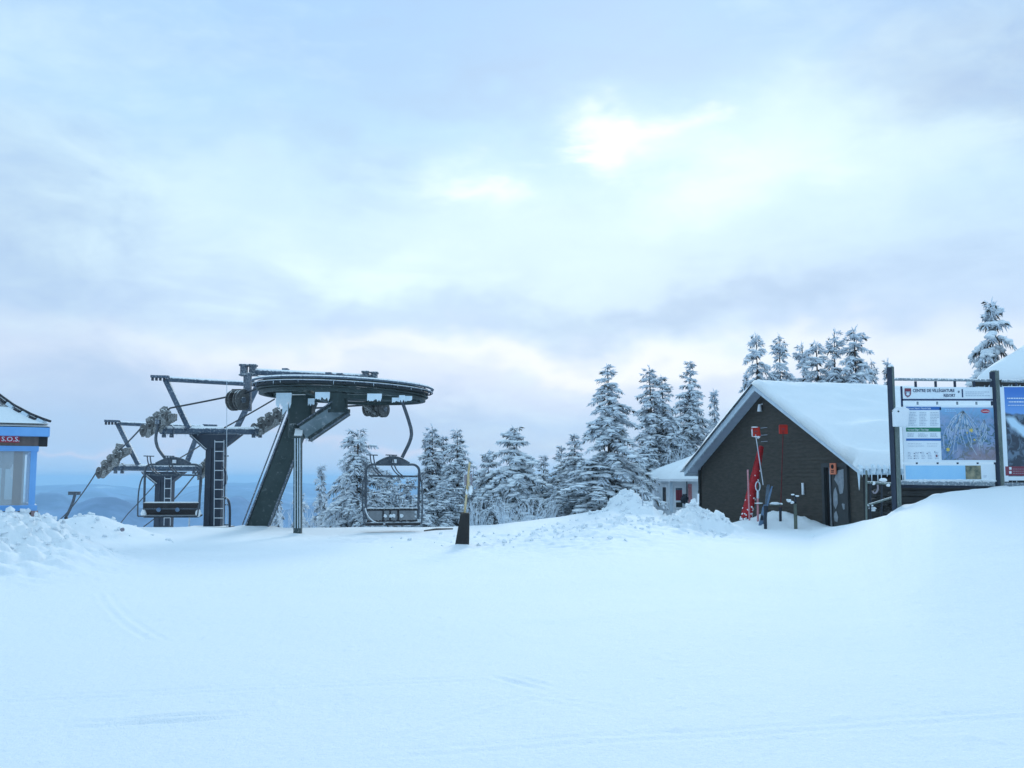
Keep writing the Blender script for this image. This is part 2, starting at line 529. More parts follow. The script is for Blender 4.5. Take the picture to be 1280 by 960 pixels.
M['shingle'] = surf('dark_roof_shingle', (0.02, 0.022, 0.03), (0.04, 0.045, 0.06), 0.8, 0.0, 6, 0.6, 0.01, frost=0.22, frost_top=0.4)
M['interior'] = surf('hut_interior', (0.12, 0.12, 0.12), (0.34, 0.36, 0.37), 0.9, 0.0, 1.4, 0.0, stretch=(3, 3, 0.7))
M['curtain'] = surf('pale_interior_board', (0.55, 0.74, 0.82), (0.42, 0.60, 0.68), 0.9, 0.0, 2.4, 0.2, 0.01, stretch=(5, 5, 0.6))
M['bark'] = surf('spruce_bark', (0.075, 0.055, 0.045), (0.13, 0.105, 0.09), 0.9, 0.0, 6, 0.6, 0.02, frost=0.2)
M['needle'] = surf('spruce_needles', (0.042, 0.050, 0.046), (0.11, 0.10, 0.085), 0.9, 0.0, 1.3, 0.0, spec=0.15)
M['rime'] = surf('rimed_needles', (0.66, 0.75, 0.84), (0.84, 0.89, 0.93), 0.9, 0.0, 2.0, 0.0, spec=0.15)
M['rime_grey'] = surf('half_rimed_needles', (0.24, 0.27, 0.31), (0.42, 0.46, 0.51), 0.9, 0.0, 2.0, 0.0, spec=0.15)
M['treesnow'] = surf('branch_snow', (0.86, 0.91, 0.94), (0.80, 0.87, 0.92), 0.85, 0.0, 3.0, 0.5, 0.03, spec=0.2)
M['door_frost'] = surf('thin_door_frost', (0.20, 0.23, 0.26), (0.32, 0.36, 0.40), 0.8, 0.0, 7, 0.6, 0.01)
M['blue_container'] = surf('blue_rubbish', (0.04, 0.10, 0.22), (0.07, 0.14, 0.28), 0.5, 0.0, 4, 0.2, 0.003)


def glass_mat():
    m, nt, bs = base_mat('window_glass')
    bs.inputs['Base Color'].default_value = (0.8, 0.9, 0.95, 1)
    bs.inputs['Roughness'].default_value = 0.04
    bs.inputs['Alpha'].default_value = 0.28
    bs.inputs['Specular IOR Level'].default_value = 0.8
    return m


M['glass'] = glass_mat()

# ------------------------------------------------------------------ terrain
def vnoise(x, y, seed=0):
    x, y = np.asarray(x, float), np.asarray(y, float)
    xi, yi = np.floor(x).astype(np.int64), np.floor(y).astype(np.int64)
    fx, fy = x - xi, y - yi
    fx, fy = fx * fx * (3 - 2 * fx), fy * fy * (3 - 2 * fy)

    def h(a, b):
        n = (a * 374761393 + b * 668265263 + seed * 974634777) & 0xffffffff
        n = ((n ^ (n >> 13)) * 1274126177) & 0xffffffff
        n = (n ^ (n >> 16)) & 0xffffffff
        return n / 4294967295.0
    return (h(xi, yi) * (1 - fx) + h(xi + 1, yi) * fx) * (1 - fy) + (h(xi, yi + 1) * (1 - fx) + h(xi + 1, yi + 1) * fx) * fy


def fbm(x, y, o=4, seed=0, g=0.5):
    s, a, t = 0, 1.0, 0
    for i in range(o):
        s = s + a * (vnoise(x * 2 ** i + 17.3 * i, y * 2 ** i - 9.1 * i, seed + i) - 0.5)
        t += a
        a *= g
    return s / t * 2


def billow(x, y, o=3, seed=0):
    s, a, t = 0, 1.0, 0
    for i in range(o):
        s = s + a * np.abs(vnoise(x * 2.1 ** i + 5.3 * i, y * 2.1 ** i - 3.1 * i, seed + i) - 0.5) * 2
        t += a
        a *= 0.55
    return s / t


def sst(t):
    t = np.clip(t, 0, 1)
    return t * t * (3 - 2 * t)


CREST = np.array([
    (-900, 640, 26), (-200, 646, 26), (0, 652, 27), (60, 656, 29), (160, 658, 32), (370, 659.5, 33), (560, 658, 33),
    (620, 655, 33), (660, 650.5, 33), (700, 645.5, 33), (740, 638.5, 32.5), (765, 635, 32), (815, 645, 31), (850, 650, 30.5), (880, 657, 30.5),
    (930, 660, 31), (1010, 661, 30), (1040, 657.5, 28), (1065, 654, 26), (1085, 650.5, 24), (1105, 644, 23), (1120, 636, 22.2),
    (1140, 628, 21.6), (1160, 619.5, 21.5), (1185, 613.5, 21.5), (1215, 610.5, 21.5), (1280, 606.5, 21.3), (1500, 601, 21), (2400, 600, 21)], float)
# x, y, sx, sy, height, roughness, seed   (snow heaps, metres)
MOUNDS = []


def mound(u, v, D, sx, sy, rough, seed, flat=2.0):
    p = P(u, v, D)
    MOUNDS.append([p.x, p.y, sx, sy, p.z, rough, seed, flat])


mound(0, 652, 18.0, 0.80, 1.2, 0.13, 3)
mound(30, 660, 18.3, 0.35, 1.0, 0.10, 4)
mound(-60, 648, 17.5, 1.0, 1.6, 0.12, 5)
mound(10, 682, 16.6, 1.0, 1.3, 0.09, 6)
mound(112, 643.5, 26.0, 0.80, 0.9, 0.03, 7)
mound(148, 656, 26.5, 0.4, 0.5, 0.03, 8)
mound(785, 615, 31.4, 0.42, 0.8, 0.12, 9, 3.6)
mound(805, 630, 31.0, 0.30, 0.9, 0.10, 10, 3.0)
mound(1172, 619, 25.8, 0.5, 1.0, 0.03, 21)
mound(1210, 613, 26.0, 0.6, 1.0, 0.03, 22)
mound(867, 641, 28.3, 0.64, 0.8, 0.26, 12, 3.6)
mound(897, 650, 28.2, 0.34, 0.6, 0.22, 13, 3.0)
mound(843, 655, 27.6, 0.45, 0.8, 0.10, 14)
mound(912, 655, 28.0, 0.32, 0.5, 0.07, 15)
mound(972, 639, 32.3, 0.72, 0.8, 0.09, 16)
mound(996, 646, 32.0, 0.45, 0.6, 0.09, 17)
mound(940, 650, 31.8, 0.45, 0.6, 0.03, 18)


TRACKS = []
_r = random.Random(77)
for _i in range(30):
    _y = _r.uniform(5.5, 27)
    TRACKS.append((_r.uniform(-0.5, 0.5) * _y, _y, _r.choice((1, -1)) * _r.uniform(0.15, 1.15), _r.uniform(0.6, 2.8), _r.uniform(-0.03, 0.03), _r.uniform(0.003, 0.007)))
TRACKS += [(0.02, 7.75, -0.9, 0.5, 0.05, 0.014), (-2.3, 6.5, 0.25, 0.7, 0.04, 0.018)]
COLLARS = [(P(577, 684, 23.2), 0.32, 0.07), (P(372.5, 668, 28.8), 0.35, 0.06), (P(319, 660, 32.5), 0.8, 0.10), (P(1120, 638, 22), 0.3, 0.07), (P(1247, 612, 22), 0.3, 0.06)]


def ground_z(x, y, fine=True):
    x, y = np.asarray(x, float), np.asarray(y, float)
    rho = np.hypot(x, y)
    azm = np.arctan2(x, y)
    front = sst((np.cos(azm) - 0.15) / 0.5)
    a = np.tan(np.clip(azm, -1.1, 1.1))
    u = np.clip(640 + FPX * a, -900, 2400)
    vt, Yc = np.interp(u, CREST[:, 0], CREST[:, 1]), np.interp(u, CREST[:, 0], CREST[:, 2])
    zc = (CAM_Z - (vt - 600) / FPX * Yc) * front
    ca = np.cos(np.clip(azm, -1.1, 1.1))
    Rc = Yc / ca
    inner = zc * sst((rho / Rc - 0.38) / 0.62)
    s = np.maximum(rho - Rc, 0)
    left = zc - 0.34 * (np.sqrt(s * s + 4) - 2)
    right = zc + (-0.10 - zc) * sst(s / 6.0) - 0.3 * (np.sqrt(np.maximum(rho - 62, 0) ** 2 + 100) - 10)
    wr = sst((u - 700) / 110) * front + (1 - front)
    z = np.where(rho < Rc, inner, left * (1 - wr) + right * wr)
    z = z + 0.05 * fbm(x / 5.0, y / 5.0, 3, 40) * sst(rho / 6)
    for (cp, cr, chh) in COLLARS:
        dd_ = np.hypot(x - cp.x, y - cp.y)
        z = z + chh * np.exp(-((dd_ - cr * 0.5) / (cr * 0.45)) ** 2)
    rgh = np.zeros_like(z)
    for (mx, my, sx, sy, mz, ro, sd_, fl) in MOUNDS:
        q = ((x - mx) / sx) ** 2 + ((y - my) / sy) ** 2
        g = np.exp(-(q / 2) ** (fl / 2.0))
        base = z
        wob = 1 + 0.25 * fbm(x * 1.6, y * 1.6, 3, 60 + sd_)
        z = np.where(g > 0.003, np.maximum(base, base + (mz - base) * g * np.clip(wob, 0.7, 1.2) ** (1 - g)), z)
        rgh = np.maximum(rgh, ro * np.clip(g * 1.6, 0, 1))
    if fine:
        # broken lumps around the heaps and the churned snow before the spruces
        def patch(cx, cy, sx, sy, amp):
            return amp * np.exp(-(((x - cx) / sx) ** 2 + ((y - cy) / sy) ** 2))
        rgh = rgh + patch(-8.9, 16.0, 1.15, 2.5, 0.18) + patch(-9.4, 19.5, 1.5, 3, 0.14)
        rgh = rgh + patch(1.4, 24.0, 2.5, 3.6, 0.12) + patch(3.6, 27.0, 2.4, 2.6, 0.09) + patch(5.5, 26.5, 1.4, 1.5, 0.10)
        rgh = rgh + patch(-4, 27.0, 3.4, 2.6, 0.045) + patch(9.5, 21.0, 1.2, 1.2, 0.02)
        b = 0.7 * billow(x / 0.5 + 0.3 * fbm(x * 2, y * 2, 2, 9), y / 0.5, 2, 5) - 0.25 + 0.25 * fbm(x / 0.25, y / 0.25, 2, 19)
        b2 = billow(x / 0.2, y / 0.2, 2, 15) - 0.3
        chunk = np.maximum(vnoise(x / 0.3, y / 0.3, 77) - 0.70, 0) * 3.0 * (vnoise(x / 1.1, y / 1.1, 78) > 0.42)
        z = z + rgh * (1.5 * b + 0.5 * b2 + 0.9 * np.minimum(chunk, 0.6))
        # ski tracks: pairs of shallow grooves, each an arc
        for (tx, ty, ta, tl, tk, dep) in TRACKS:
            ca_, sa_ = math.cos(ta), math.sin(ta)
            for gap in (0.0, 0.14):
                lx = (x - tx) * ca_ + (y - ty) * sa_
                ly = -(x - tx) * sa_ + (y - ty) * ca_ - tk * lx * lx - gap
                fade = sst((tl - np.abs(lx)) / 0.6)
                z = z - dep * fade * np.exp(-(ly / 0.035) ** 2) + 0.45 * dep * fade * np.exp(-((np.abs(ly) - 0.07) / 0.03) ** 2)
        z = z + 0.012 * np.maximum(vnoise(x / 0.12, y / 0.12, 81) - 0.86, 0) / 0.14 * (vnoise(x / 1.7, y / 1.7, 82) > 0.5)
        z = z + 0.006 * fbm(x / 0.35, y / 0.35, 3, 50) + 0.008 * fbm(x / 1.6, y / 2.2, 3, 51)
    return z


def gz(x, y):
    return float(ground_z(np.array([x]), np.array([y]), False)[0])


def grid_mesh(name, X, Y, Z, mat, wrap=True, smooth=True):
    nr, nc = X.shape
    me = bpy.data.meshes.new(name)
    co = np.stack([X, Y, Z], -1).reshape(-1, 3)
    me.vertices.add(nr * nc)
    me.vertices.foreach_set('co', co.astype(np.float32).ravel())
    i = np.arange(nr - 1)[:, None]
    j = np.arange(nc if wrap else nc - 1)[None, :]
    j2 = (j + 1) % nc
    q = np.stack([i * nc + j, i * nc + j2, (i + 1) * nc + j2, (i + 1) * nc + j], -1).reshape(-1, 4)
    q = q[:, ::-1]
    n = len(q)
    me.loops.add(n * 4)
    me.loops.foreach_set('vertex_index', q.astype(np.int32).ravel())
    me.polygons.add(n)
    me.polygons.foreach_set('loop_start', np.arange(0, n * 4, 4, dtype=np.int32))
    me.polygons.foreach_set('use_smooth', np.full(n, smooth))
    me.update()
    me.validate()
    me.materials.append(mat)
    o = bpy.data.objects.new(name, me)
    col.objects.link(o)
    o['kind'] = 'structure'
    return o


fine_az = np.arange(-33, 33.001, 0.12)
az_all = np.radians(np.concatenate([fine_az, np.arange(33.5, 60, 0.8), np.arange(60, 300, 2.5), np.arange(300, 326.7, 0.8)]))
rows = [0.25]
while rows[-1] < 46:
    rows.append(rows[-1] + 0.022 + 0.0028 * rows[-1])
while rows[-1] < 90:
    rows.append(rows[-1] * 1.02)
rows = np.array(rows)
AA, RR = np.meshgrid(az_all, rows)
X, Y = RR * np.sin(AA), RR * np.cos(AA)
Zn = ground_z(X, Y)
grid_mesh('snow_field', X, Y, Zn, M['snow'])
# centre cap under the camera
capv = [(0, 0, float(Zn[0].mean()))] + [(float(X[0, k]), float(Y[0, k]), float(Zn[0, k])) for k in range(X.shape[1])]

# far land: valley and forested ridges
az_far = np.radians(np.concatenate([np.arange(-34, 34.001, 0.25), np.arange(36, 326, 2.0)]))
rf = [rows[-1]]
while rf[-1] < 19000:
    rf.append(rf[-1] * (1.06 if rf[-1] < 2500 else 1.022))
rf = np.array(rf)
AF, RF = np.meshgrid(az_far, rf)
XF, YF = RF * np.sin(AF), RF * np.cos(AF)


def far_z(x, y):
    rho = np.hypot(x, y)
    edge = rows[-1]
    k = edge / np.maximum(rho, edge)
    z0 = ground_z(x * k, y * k, False)
    drop = -430 * sst((rho - edge) / 3000.0) ** 0.8 - 0.28 * np.minimum(rho - edge, 260)
    z = z0 + np.maximum(drop, -430 + 0 * drop)
    am = np.arctan2(x, y)

    def ridge(R0, w, top, seed, amp, fr):
        zr = top + amp * fbm(np.cos(am) * fr + 31, np.sin(am) * fr + 7, 4, seed)
        rr = R0 * (1 + 0.10 * fbm(np.cos(am) * 3 + 3, np.sin(am) * 3, 2, seed + 9))
        g = np.exp(-((rho - rr) / w) ** 2)
        return -430 + (zr + 430) * g
    z = np.maximum(z, ridge(4300, 800, -112, 101, 75, 18))
    z = np.maximum(z, ridge(7200, 1300, -112, 131, 120, 15))
    z = np.maximum(z, ridge(11500, 2000, -85, 161, 190, 12))
    z = np.maximum(z, ridge(15500, 2300, -22, 191, 150, 12))
    hills = sst((rho - 2500) / 2500)
    z = z + hills * (28 * fbm(x / 900, y / 900, 4, 200) + 9 * fbm(x / 160, y / 160, 3, 210))
    return z


ZF = far_z(XF, YF)
ZF[0] = ground_z(XF[0], YF[0], False) - 0.03


def hill_mat():
    m, nt, bs = base_mat('haze_tinted_forest')
    g = node(nt, 'ShaderNodeNewGeometry')

    def wn(s, d, st=(1, 1, 1)):
        mp = node(nt, 'ShaderNodeMapping')
        mp.inputs['Scale'].default_value = st
        nt.links.new(g.outputs['Position'], mp.inputs[0])
        n = node(nt, 'ShaderNodeTexNoise')
        n.inputs['Scale'].default_value = s
        n.inputs['Detail'].default_value = d
        n.inputs['Roughness'].default_value = 0.65
        nt.links.new(mp.outputs[0], n.inputs['Vector'])
        return n.outputs['Fac']
    c = mix_col(nt, ramp_n(nt, wn(0.0022, 7), 0.40, 0.60), (0.075, 0.13, 0.24, 1), (0.19, 0.30, 0.48, 1))  # forest tones pushed to blue, so the colour carries part of the haze
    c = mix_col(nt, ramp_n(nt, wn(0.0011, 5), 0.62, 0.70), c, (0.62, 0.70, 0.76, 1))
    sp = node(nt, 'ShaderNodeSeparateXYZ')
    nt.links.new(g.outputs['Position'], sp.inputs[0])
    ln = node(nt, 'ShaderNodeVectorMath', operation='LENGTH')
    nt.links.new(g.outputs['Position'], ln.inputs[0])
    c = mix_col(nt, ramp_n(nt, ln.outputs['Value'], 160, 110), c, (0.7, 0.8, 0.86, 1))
    nt.links.new(c, bs.inputs['Base Color'])
    bs.inputs['Roughness'].default_value = 0.95
    bs.inputs['Specular IOR Level'].default_value = 0.1
    return m


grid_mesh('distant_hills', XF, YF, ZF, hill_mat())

# ------------------------------------------------------------------ haze
HZ_LOW = float(min(ZF.min(), Zn.min())) - 1.0
HZ_TOP = max(14.0, float(ZF.max()) + 4.0)
hm = bpy.data.materials.new('haze_air')
hm.use_nodes = True
hm.node_tree.nodes.clear()
pv = node(hm.node_tree, 'ShaderNodeVolumePrincipled')
pv.inputs['Color'].default_value = (0.50, 0.80, 1.0, 1)
pv.inputs['Density'].default_value = 0.00010
pv.inputs['Anisotropy'].default_value = 0.0
ho = node(hm.node_tree, 'ShaderNodeOutputMaterial')
hm.node_tree.links.new(pv.outputs[0], ho.inputs['Volume'])
hz = MB().box((0, 0, (HZ_LOW + HZ_TOP) / 2), (44000, 44000, HZ_TOP - HZ_LOW)).build('haze', hm, kind='stuff')
tag(hz, 'pale blue winter haze lying over the distant hills', 'haze')

# ------------------------------------------------------------------ lift terminal
Z3 = Vector((0, 0, 1))
DW = 31.0
foot = P(322, 657, 32.5)
term = thing('chairlift_terminal', 'dark green chairlift top station with a big horizontal wheel on a leaning mast', 'chairlift station', (foot.x, foot.y, gz(foot.x, foot.y)))


def ring(mb, c, ax, r_out, r_in, h, n=64, mi=0):
    c, ax = Vector(c), Vector(ax).normalized()
    e1 = ax.cross(Vector((0, 1, 0))).normalized()
    e2 = ax.cross(e1)
    vs, fs = [], []
    for k in range(n):
        a = 2 * math.pi * k / n
        d = e1 * math.cos(a) + e2 * math.sin(a)
        vs += [c + d * r_out - ax * h / 2, c + d * r_out + ax * h / 2, c + d * r_in + ax * h / 2, c + d * r_in - ax * h / 2]
    for k in range(n):
        a, b = k * 4, ((k + 1) % n) * 4
        for j in range(4):
            fs.append((a + j, b + j, b + (j + 1) % 4, a + (j + 1) % 4))
    mb.add(vs, fs, mi)


wc = P(429.5, 489.5, DW)
ax = Vector((0.036, 0.0, 1)).normalized()     # leans down to the right
e1 = Vector((1, 0, -0.036)).normalized()
e2 = ax.cross(e1)
mb = MB()
ring(mb, wc + ax * 0.03, ax, 2.68, 2.42, 0.12)
ring(mb, wc + ax * 0.14, ax, 2.74, 2.45, 0.035)
ring(mb, wc - ax * 0.08, ax, 2.74, 2.45, 0.035)
wheel = mb.build('bullwheel', M['steel_clean'], term)
for k in range(8):
    a = 2 * math.pi * k / 8 + 0.2
    d = e1 * math.cos(a) + e2 * math.sin(a)
    MB().beam(wc + d * 0.3, wc + d * 2.45, 0.16, 0.12, up=ax).build('spoke', M['steel_clean'], wheel)
MB().disc(wc + ax * 0.0, ax, 0.42, 0.34).build('hub', M['steel_clean'], wheel, smooth=True)
mb = MB()
cg = P(430, 482.5, DW)
pts = [cg + (e1 * math.cos(a) + e2 * math.sin(a)) * 2.87 for a in [2 * math.pi * i / 72 for i in range(73)]]
mb.tube(pts, 0.048, 6, caps=False)
guard = mb.build('guard_rail', M['steel_blue'], term, smooth=True)
mb = MB()
pts2 = [p - ax * 0.11 for p in pts]
mb.tube(pts2[:73], 0.022, 6, caps=False)
mb.build('lower_guard_rail', M['steel_blue'], term, smooth=True)
for k in range(12):
    a = 2 * math.pi * (k + 0.4) / 12
    d = e1 * math.cos(a) + e2 * math.sin(a)
    MB().beam(cg + d * 2.87 + ax * 0.03, cg + d * 2.80 - ax * 0.16, 0.05, 0.04, up=d).build('guard_bracket', M['rope'], guard)
# lower support ring and cross beams of the wheel carrier
mb = MB()
cl = P(429, 496.0, DW)
ring(mb, cl, ax, 2.66, 2.50, 0.10)
mb.build('carrier_ring', M['steel_clean'], term)
mb = MB()
mb.beam(cl - e1 * 0.35 - e2 * 0.5 - ax * 0.03, cl + e1 * 2.45 - e2 * 0.5 - ax * 0.03, 0.26, 0.15)
mb.build('carrier_beam', M['steel_clean'], term, bevel=0.01)
MB().beam(cl - e1 * 2.4 + e2 * 0.6, cl + e1 * 2.4 + e2 * 0.6, 0.2, 0.12).build('carrier_beam', M['steel_clean'], term, bevel=0.01)
MB().beam(cl - e1 * 0.9 - e2 * 2.3, cl - e1 * 0.9 + e2 * 2.3, 0.2, 0.12).build('carrier_beam', M['steel_clean'], term, bevel=0.01)
# leaning mast: box girder with edge flanges
mt, mbm = P(384, 500, 31.6), P(319, 664, 32.5)
mbm.z = gz(mbm.x, mbm.y) - 0.4
mb = MB()
mb.beam(P(319.5, 668, 32.6), mt, 0.66, 0.44, up=(0, -1, 0))
mast = mb.build('leaning_mast', M['steel_clean'], term, bevel=0.02)
dirm = (mt - P(319.5, 668, 32.6)).normalized()
sidem = dirm.cross(Vector((0, -1, 0))).normalized()
for sgn in (-1, 1):
    off = sidem * 0.355 * sgn + Vector((0, -0.23, 0))
    MB().beam(P(319.5, 668, 32.6) + off, mt + off - dirm * 0.6, 0.05, 0.09, up=(0, -1, 0)).build('mast_flange', M['steel_frost'], mast)
MB().beam(P(313, 656, 32.9) - sidem * 0, P(313, 656, 32.9) + dirm * 0.01, 0.02, 0.02)
# head of the mast
mb = MB()
mb.beam(P(377, 548, 31.2), P(377.5, 494, 31.2), 0.76, 0.72, up=(0, -1, 0))
head = mb.build('mast_head', M['steel_clean'], term, bevel=0.08)
mb = MB()
mb.beam(P(379, 540, 30.75), P(379, 536, 30.75), 0.78, 0.5, up=(0, -1, 0))
mb.tube([P(366, 540, 30.6), P(366, 530, 30.6)], 0.12, 10)
mb.build('head_bracket', M['steel'], term, bevel=0.02)
# inclined arm under the wheel
mb = MB()
pa, pb = P(381, 542, 30.5), P(431, 508, 30.7)
mb.beam(pa, pb, 0.62, 0.50, up=(0, -1, 0))
mb.build('inclined_arm', M['steel'], term, bevel=0.02)
adir = (pb - pa).normalized()
aside = adir.cross(Vector((0, -1, 0))).normalized()
mb = MB()
for s_ in (-1, 1):
    mb.beam(pa + aside * 0.31 * s_ + Vector((0, -0.28, 0)), pb + aside * 0.31 * s_ + Vector((0, -0.28, 0)), 0.04, 0.07, up=(0, -1, 0))
mb.build('arm_flange', M['steel_frost'], term)
mb = MB()
mb.tube([P(423, 512, 30.6), P(423, 492, 30.6)], 0.30, 16)
mb.tube([P(423, 516, 30.6), P(423, 512, 30.6)], 0.38, 16)
mb.build('drive_housing', M['steel_clean'], term, smooth=True)
MB().beam(pa + aside * -0.02 + Vector((0, -0.262, -0.0)), pb + Vector((0, -0.262, 0)), 0.40, 0.02, up=(0, -1, 0)).build('arm_plate', M['arm_face'], term)
# upright post in front
mb = MB()
pf = P(372.5, 668, 28.8)
mb.beam((pf.x, pf.y, pf.z - 0.4), P(372.5, 545, 28.8), 0.22, 0.24, up=(0, -1, 0))
mb.build('front_post', M['steel'], term, bevel=0.015)
mb = MB()
for dxx in (-0.06, 0.02, 0.085):
    q = P(372.5, 660, 28.8) + Vector((dxx, -0.135, 0))
    mb.tube([q, P(372.5, 548, 28.8) + Vector((dxx, -0.135, 0))], 0.014, 5)
mb.build('ice_run', M['ice'], term)
mb = MB()
mb.beam(P(372.5, 547, 28.8), P(374, 538, 30.6), 0.24, 0.12)
mb.build('post_bracket', M['steel_clean'], term)
# service ladder up the mast
mb = MB()
l0, l1 = P(303, 656, 32.3), P(358, 512, 31.5)
mb.tube([l0, l1], 0.025, 5)
mb.build('mast_rail', M['steel_frost'], term)
# top frame with the guide sheaves
mb = MB()
ta, tb = P(316, 464.5, 32.2), P(468, 472, 34.3)
mb.tube([ta, tb], 0.115, 10)
topf = mb.build('top_beam', M['steel_blue'], term, smooth=True)
mb = MB()
mb.tube([P(322, 471, 32.1), P(400, 478, 33.2)], 0.045, 8)
mb.tube([P(352, 469, 32.8), P(357, 480, 32.6)], 0.05, 6)
mb.tube([P(400, 469, 33), P(385, 481, 32.9)], 0.04, 6)
mb.tube([P(436, 471, 33.4), P(422, 481, 33.2)], 0.05, 6)
mb.build('beam_brace', M['steel_frost'], topf)
for (u, v, D) in ((305, 463, 32), (316, 463, 32.2), (457, 471, 34), (468, 472, 34.2)):
    mb = MB()
    c = P(u, v, D)
    mb.box(c, (0.20, 0.26, 0.34))
    mb.box(c + Vector((0, 0, 0.17)), (0.27, 0.32, 0.07))
    mb.box(c - Vector((0, 0, 0.16)), (0.27, 0.32, 0.06))
    mb.build('beam_clamp', M['steel_frost'], topf, bevel=0.015)
for (u, v) in ((357, 466), (411, 471), (425, 472)):
    MB().box(P(u, v, 33.0), (0.2, 0.3, 0.3)).build('beam_sleeve', M['steel_blue'], topf, bevel=0.01)
MB().beam(P(309.5, 466, 32), P(309.5, 514, 32), 0.24, 0.2, up=(0, -1, 0)).build('hanger_post', M['steel_frost'], term, bevel=0.02)
MB().beam(P(463, 474, 34.1), P(463, 512, 34.1), 0.2, 0.2, up=(0, -1, 0)).build('hanger_post', M['steel_frost'], term, bevel=0.02)
MB().beam(P(420, 476, 33.3), P(385, 500, 31.6), 0.24, 0.24, up=(0, -1, 0)).build('frame_leg', M['steel_blue'], term)
MB().box(P(299, 489, 31.8), (0.42, 0.3, 0.12)).build('sheave_cover', M['rubber'], term)


def sheave(u, v, D, r, name='guide_sheave', th=0.16, axis=(0.9, -0.5, 0.0), par=None):
    c = P(u, v, D)
    a_ = Vector(axis).normalized()
    mb = MB()
    mb.disc(c - a_ * th * 0.35, a_, r, th * 0.25, 22)
    mb.disc(c + a_ * th * 0.35, a_, r, th * 0.25, 22)
    mb.disc(c, a_, r * 0.86, th * 0.6, 22)
    o = mb.build(name, M['rubber'], par or term, smooth=True)
    MB().disc(c - a_ * th * 0.05, a_, r * 0.30, th * 1.5, 10).build('axle', M['steel_frost'], o)
    return o


sheave(293, 500.5, 32.0, 0.35)
sheave(302, 500, 31.7, 0.34)
sheave(461, 511, 34.0, 0.27, th=0.2)
sheave(468, 512, 33.8, 0.27, th=0.2)
sheave(479, 511.5, 33.6, 0.29)
mb = MB()
mb.box(P(466, 508, 33.7), (0.55, 0.2, 0.3))
mb.tube([P(454, 506, 33.6), P(470, 518, 33.6)], 0.06, 6)
mb.build('sheave_frame', M['train'], term, bevel=0.03)


def icicles(name, pts_fn, n, lmin, lmax, par, r=0.016, mat=None, seed=1):
    rg = random.Random(seed)
    for i in range(n):
        t = (i + rg.uniform(0.1, 0.9)) / n
        p = pts_fn(t)
        L = rg.uniform(lmin, lmax)
        MB().tube([p + Vector((0, 0, 0.03)), p - Vector((0, 0, L * 0.4)), p - Vector((0, 0, L))], [r * rg.uniform(0.9, 1.5), r * 0.7, 0.002], 5).build(name, mat or M['ice'], par)


def ice_curtain(u0, u1, v0, v1, D, par, seed):
    """hanging slab of rime with a ragged lower edge"""
    rg = random.Random(seed)
    a, b = P(u0, v0, D), P(u1, v0, D)
    c = P(u0, v1, D)
    n = max(4, int((u1 - u0) / 1.6))
    top, bot = [], []
    for i in range(n + 1):
        t = i / n
        p = a.lerp(b, t)
        L = (a.z - c.z) * (rg.uniform(0.55, 1.0) if i % 2 else rg.uniform(0.8, 1.15))
        top.append(p)
        bot.append(p - Vector((0, 0, L)))
    mb = MB()
    for i in range(n):
        y1 = Vector((0, 0.05 + rg.uniform(0, 0.05), 0))
        mb.add([top[i], top[i + 1], bot[i + 1], bot[i], top[i] + y1, top[i + 1] + y1, bot[i + 1] + y1 * 0.4, bot[i] + y1 * 0.4],
               [(0, 3, 2, 1), (4, 5, 6, 7), (0, 1, 5, 4), (3, 7, 6, 2), (0, 4, 7, 3), (1, 2, 6, 5)])
    return mb.build('ice_curtain', M['ice'], par)


ice_curtain(345, 364, 491, 509, 30.0, term, 1)
ice_curtain(353, 360, 505, 517, 30.4, term, 2)
ice_curtain(394, 412, 490, 500, 28.4, term, 3)
ice_curtain(385, 393, 498, 508, 30.2, term, 4)
ice_curtain(459, 477, 492, 501, 28.5, term, 5)
ice_curtain(490, 500, 497, 503, 28.9, term, 6)
ice_curtain(499, 506, 494, 503, 28.8, term, 7)
ice_curtain(506, 515, 495, 502, 29.0, term, 8)
icicles('icicle', lambda t: cg + (e1 * math.cos(3.4 + 2.6 * t) + e2 * math.sin(3.4 + 2.6 * t)) * 2.87 - ax * 0.12, 11, 0.03, 0.13, term, 0.010, seed=4)
icicles('icicle', lambda t: P(392 - 10 * t, 548, 30.7).lerp(P(400, 545, 30.4), 0), 5, 0.1, 0.3, term, seed=9)

# ------------------------------------------------------------------ towers
TDIR = Vector((-0.80, 0.60, 0)).normalized()   # the line runs away to the left


def train(p, q, n, par, th=0.20):
    """sheave assembly from p (upper) to q (lower)"""
    p, q = Vector(p), Vector(q)
    d = (q - p).normalized()
    L = (q - p).length
    upn = Vector((0, 0, 1)) - d * d.z
    upn.normalize()
    mb = MB()
    mb.beam(p - upn * 0.18, q - upn * 0.18, 0.10, 0.26)
    mb.beam(p.lerp(q, 0.15) - upn * 0.36, p.lerp(q, 0.85) - upn * 0.36, 0.14, 0.18)
    t = mb.build('sheave_train', M['train'], par, bevel=0.02)
    side = d.cross(upn).normalized()
    for i in range(n):
        c = p.lerp(q, (i + 0.5) / n) - upn * 0.12
        mb = MB()
        mb.disc(c, side, L / n * 0.50, 0.16, 14)
        mb.disc(c, side, 0.06, 0.34, 8)
        mb.build('sheave', M['rubber'], t, smooth=True)
        if i % 2 == 0:
            mb = MB()
            mb.box(c - upn * 0.28 - side * 0.14, (0.16, 0.12, 0.22))
            mb.build('link_plate', M['train'], t, bevel=0.01)
    for i in range(max(2, n - 1)):
        c = p.lerp(q, (i + 0.6) / n) + upn * 0.12
        MB().beam(c - d * 0.14, c + d * 0.14, 0.18, 0.16, up=upn).build('rope_catcher', M['train'], t, bevel=0.02)
    return t


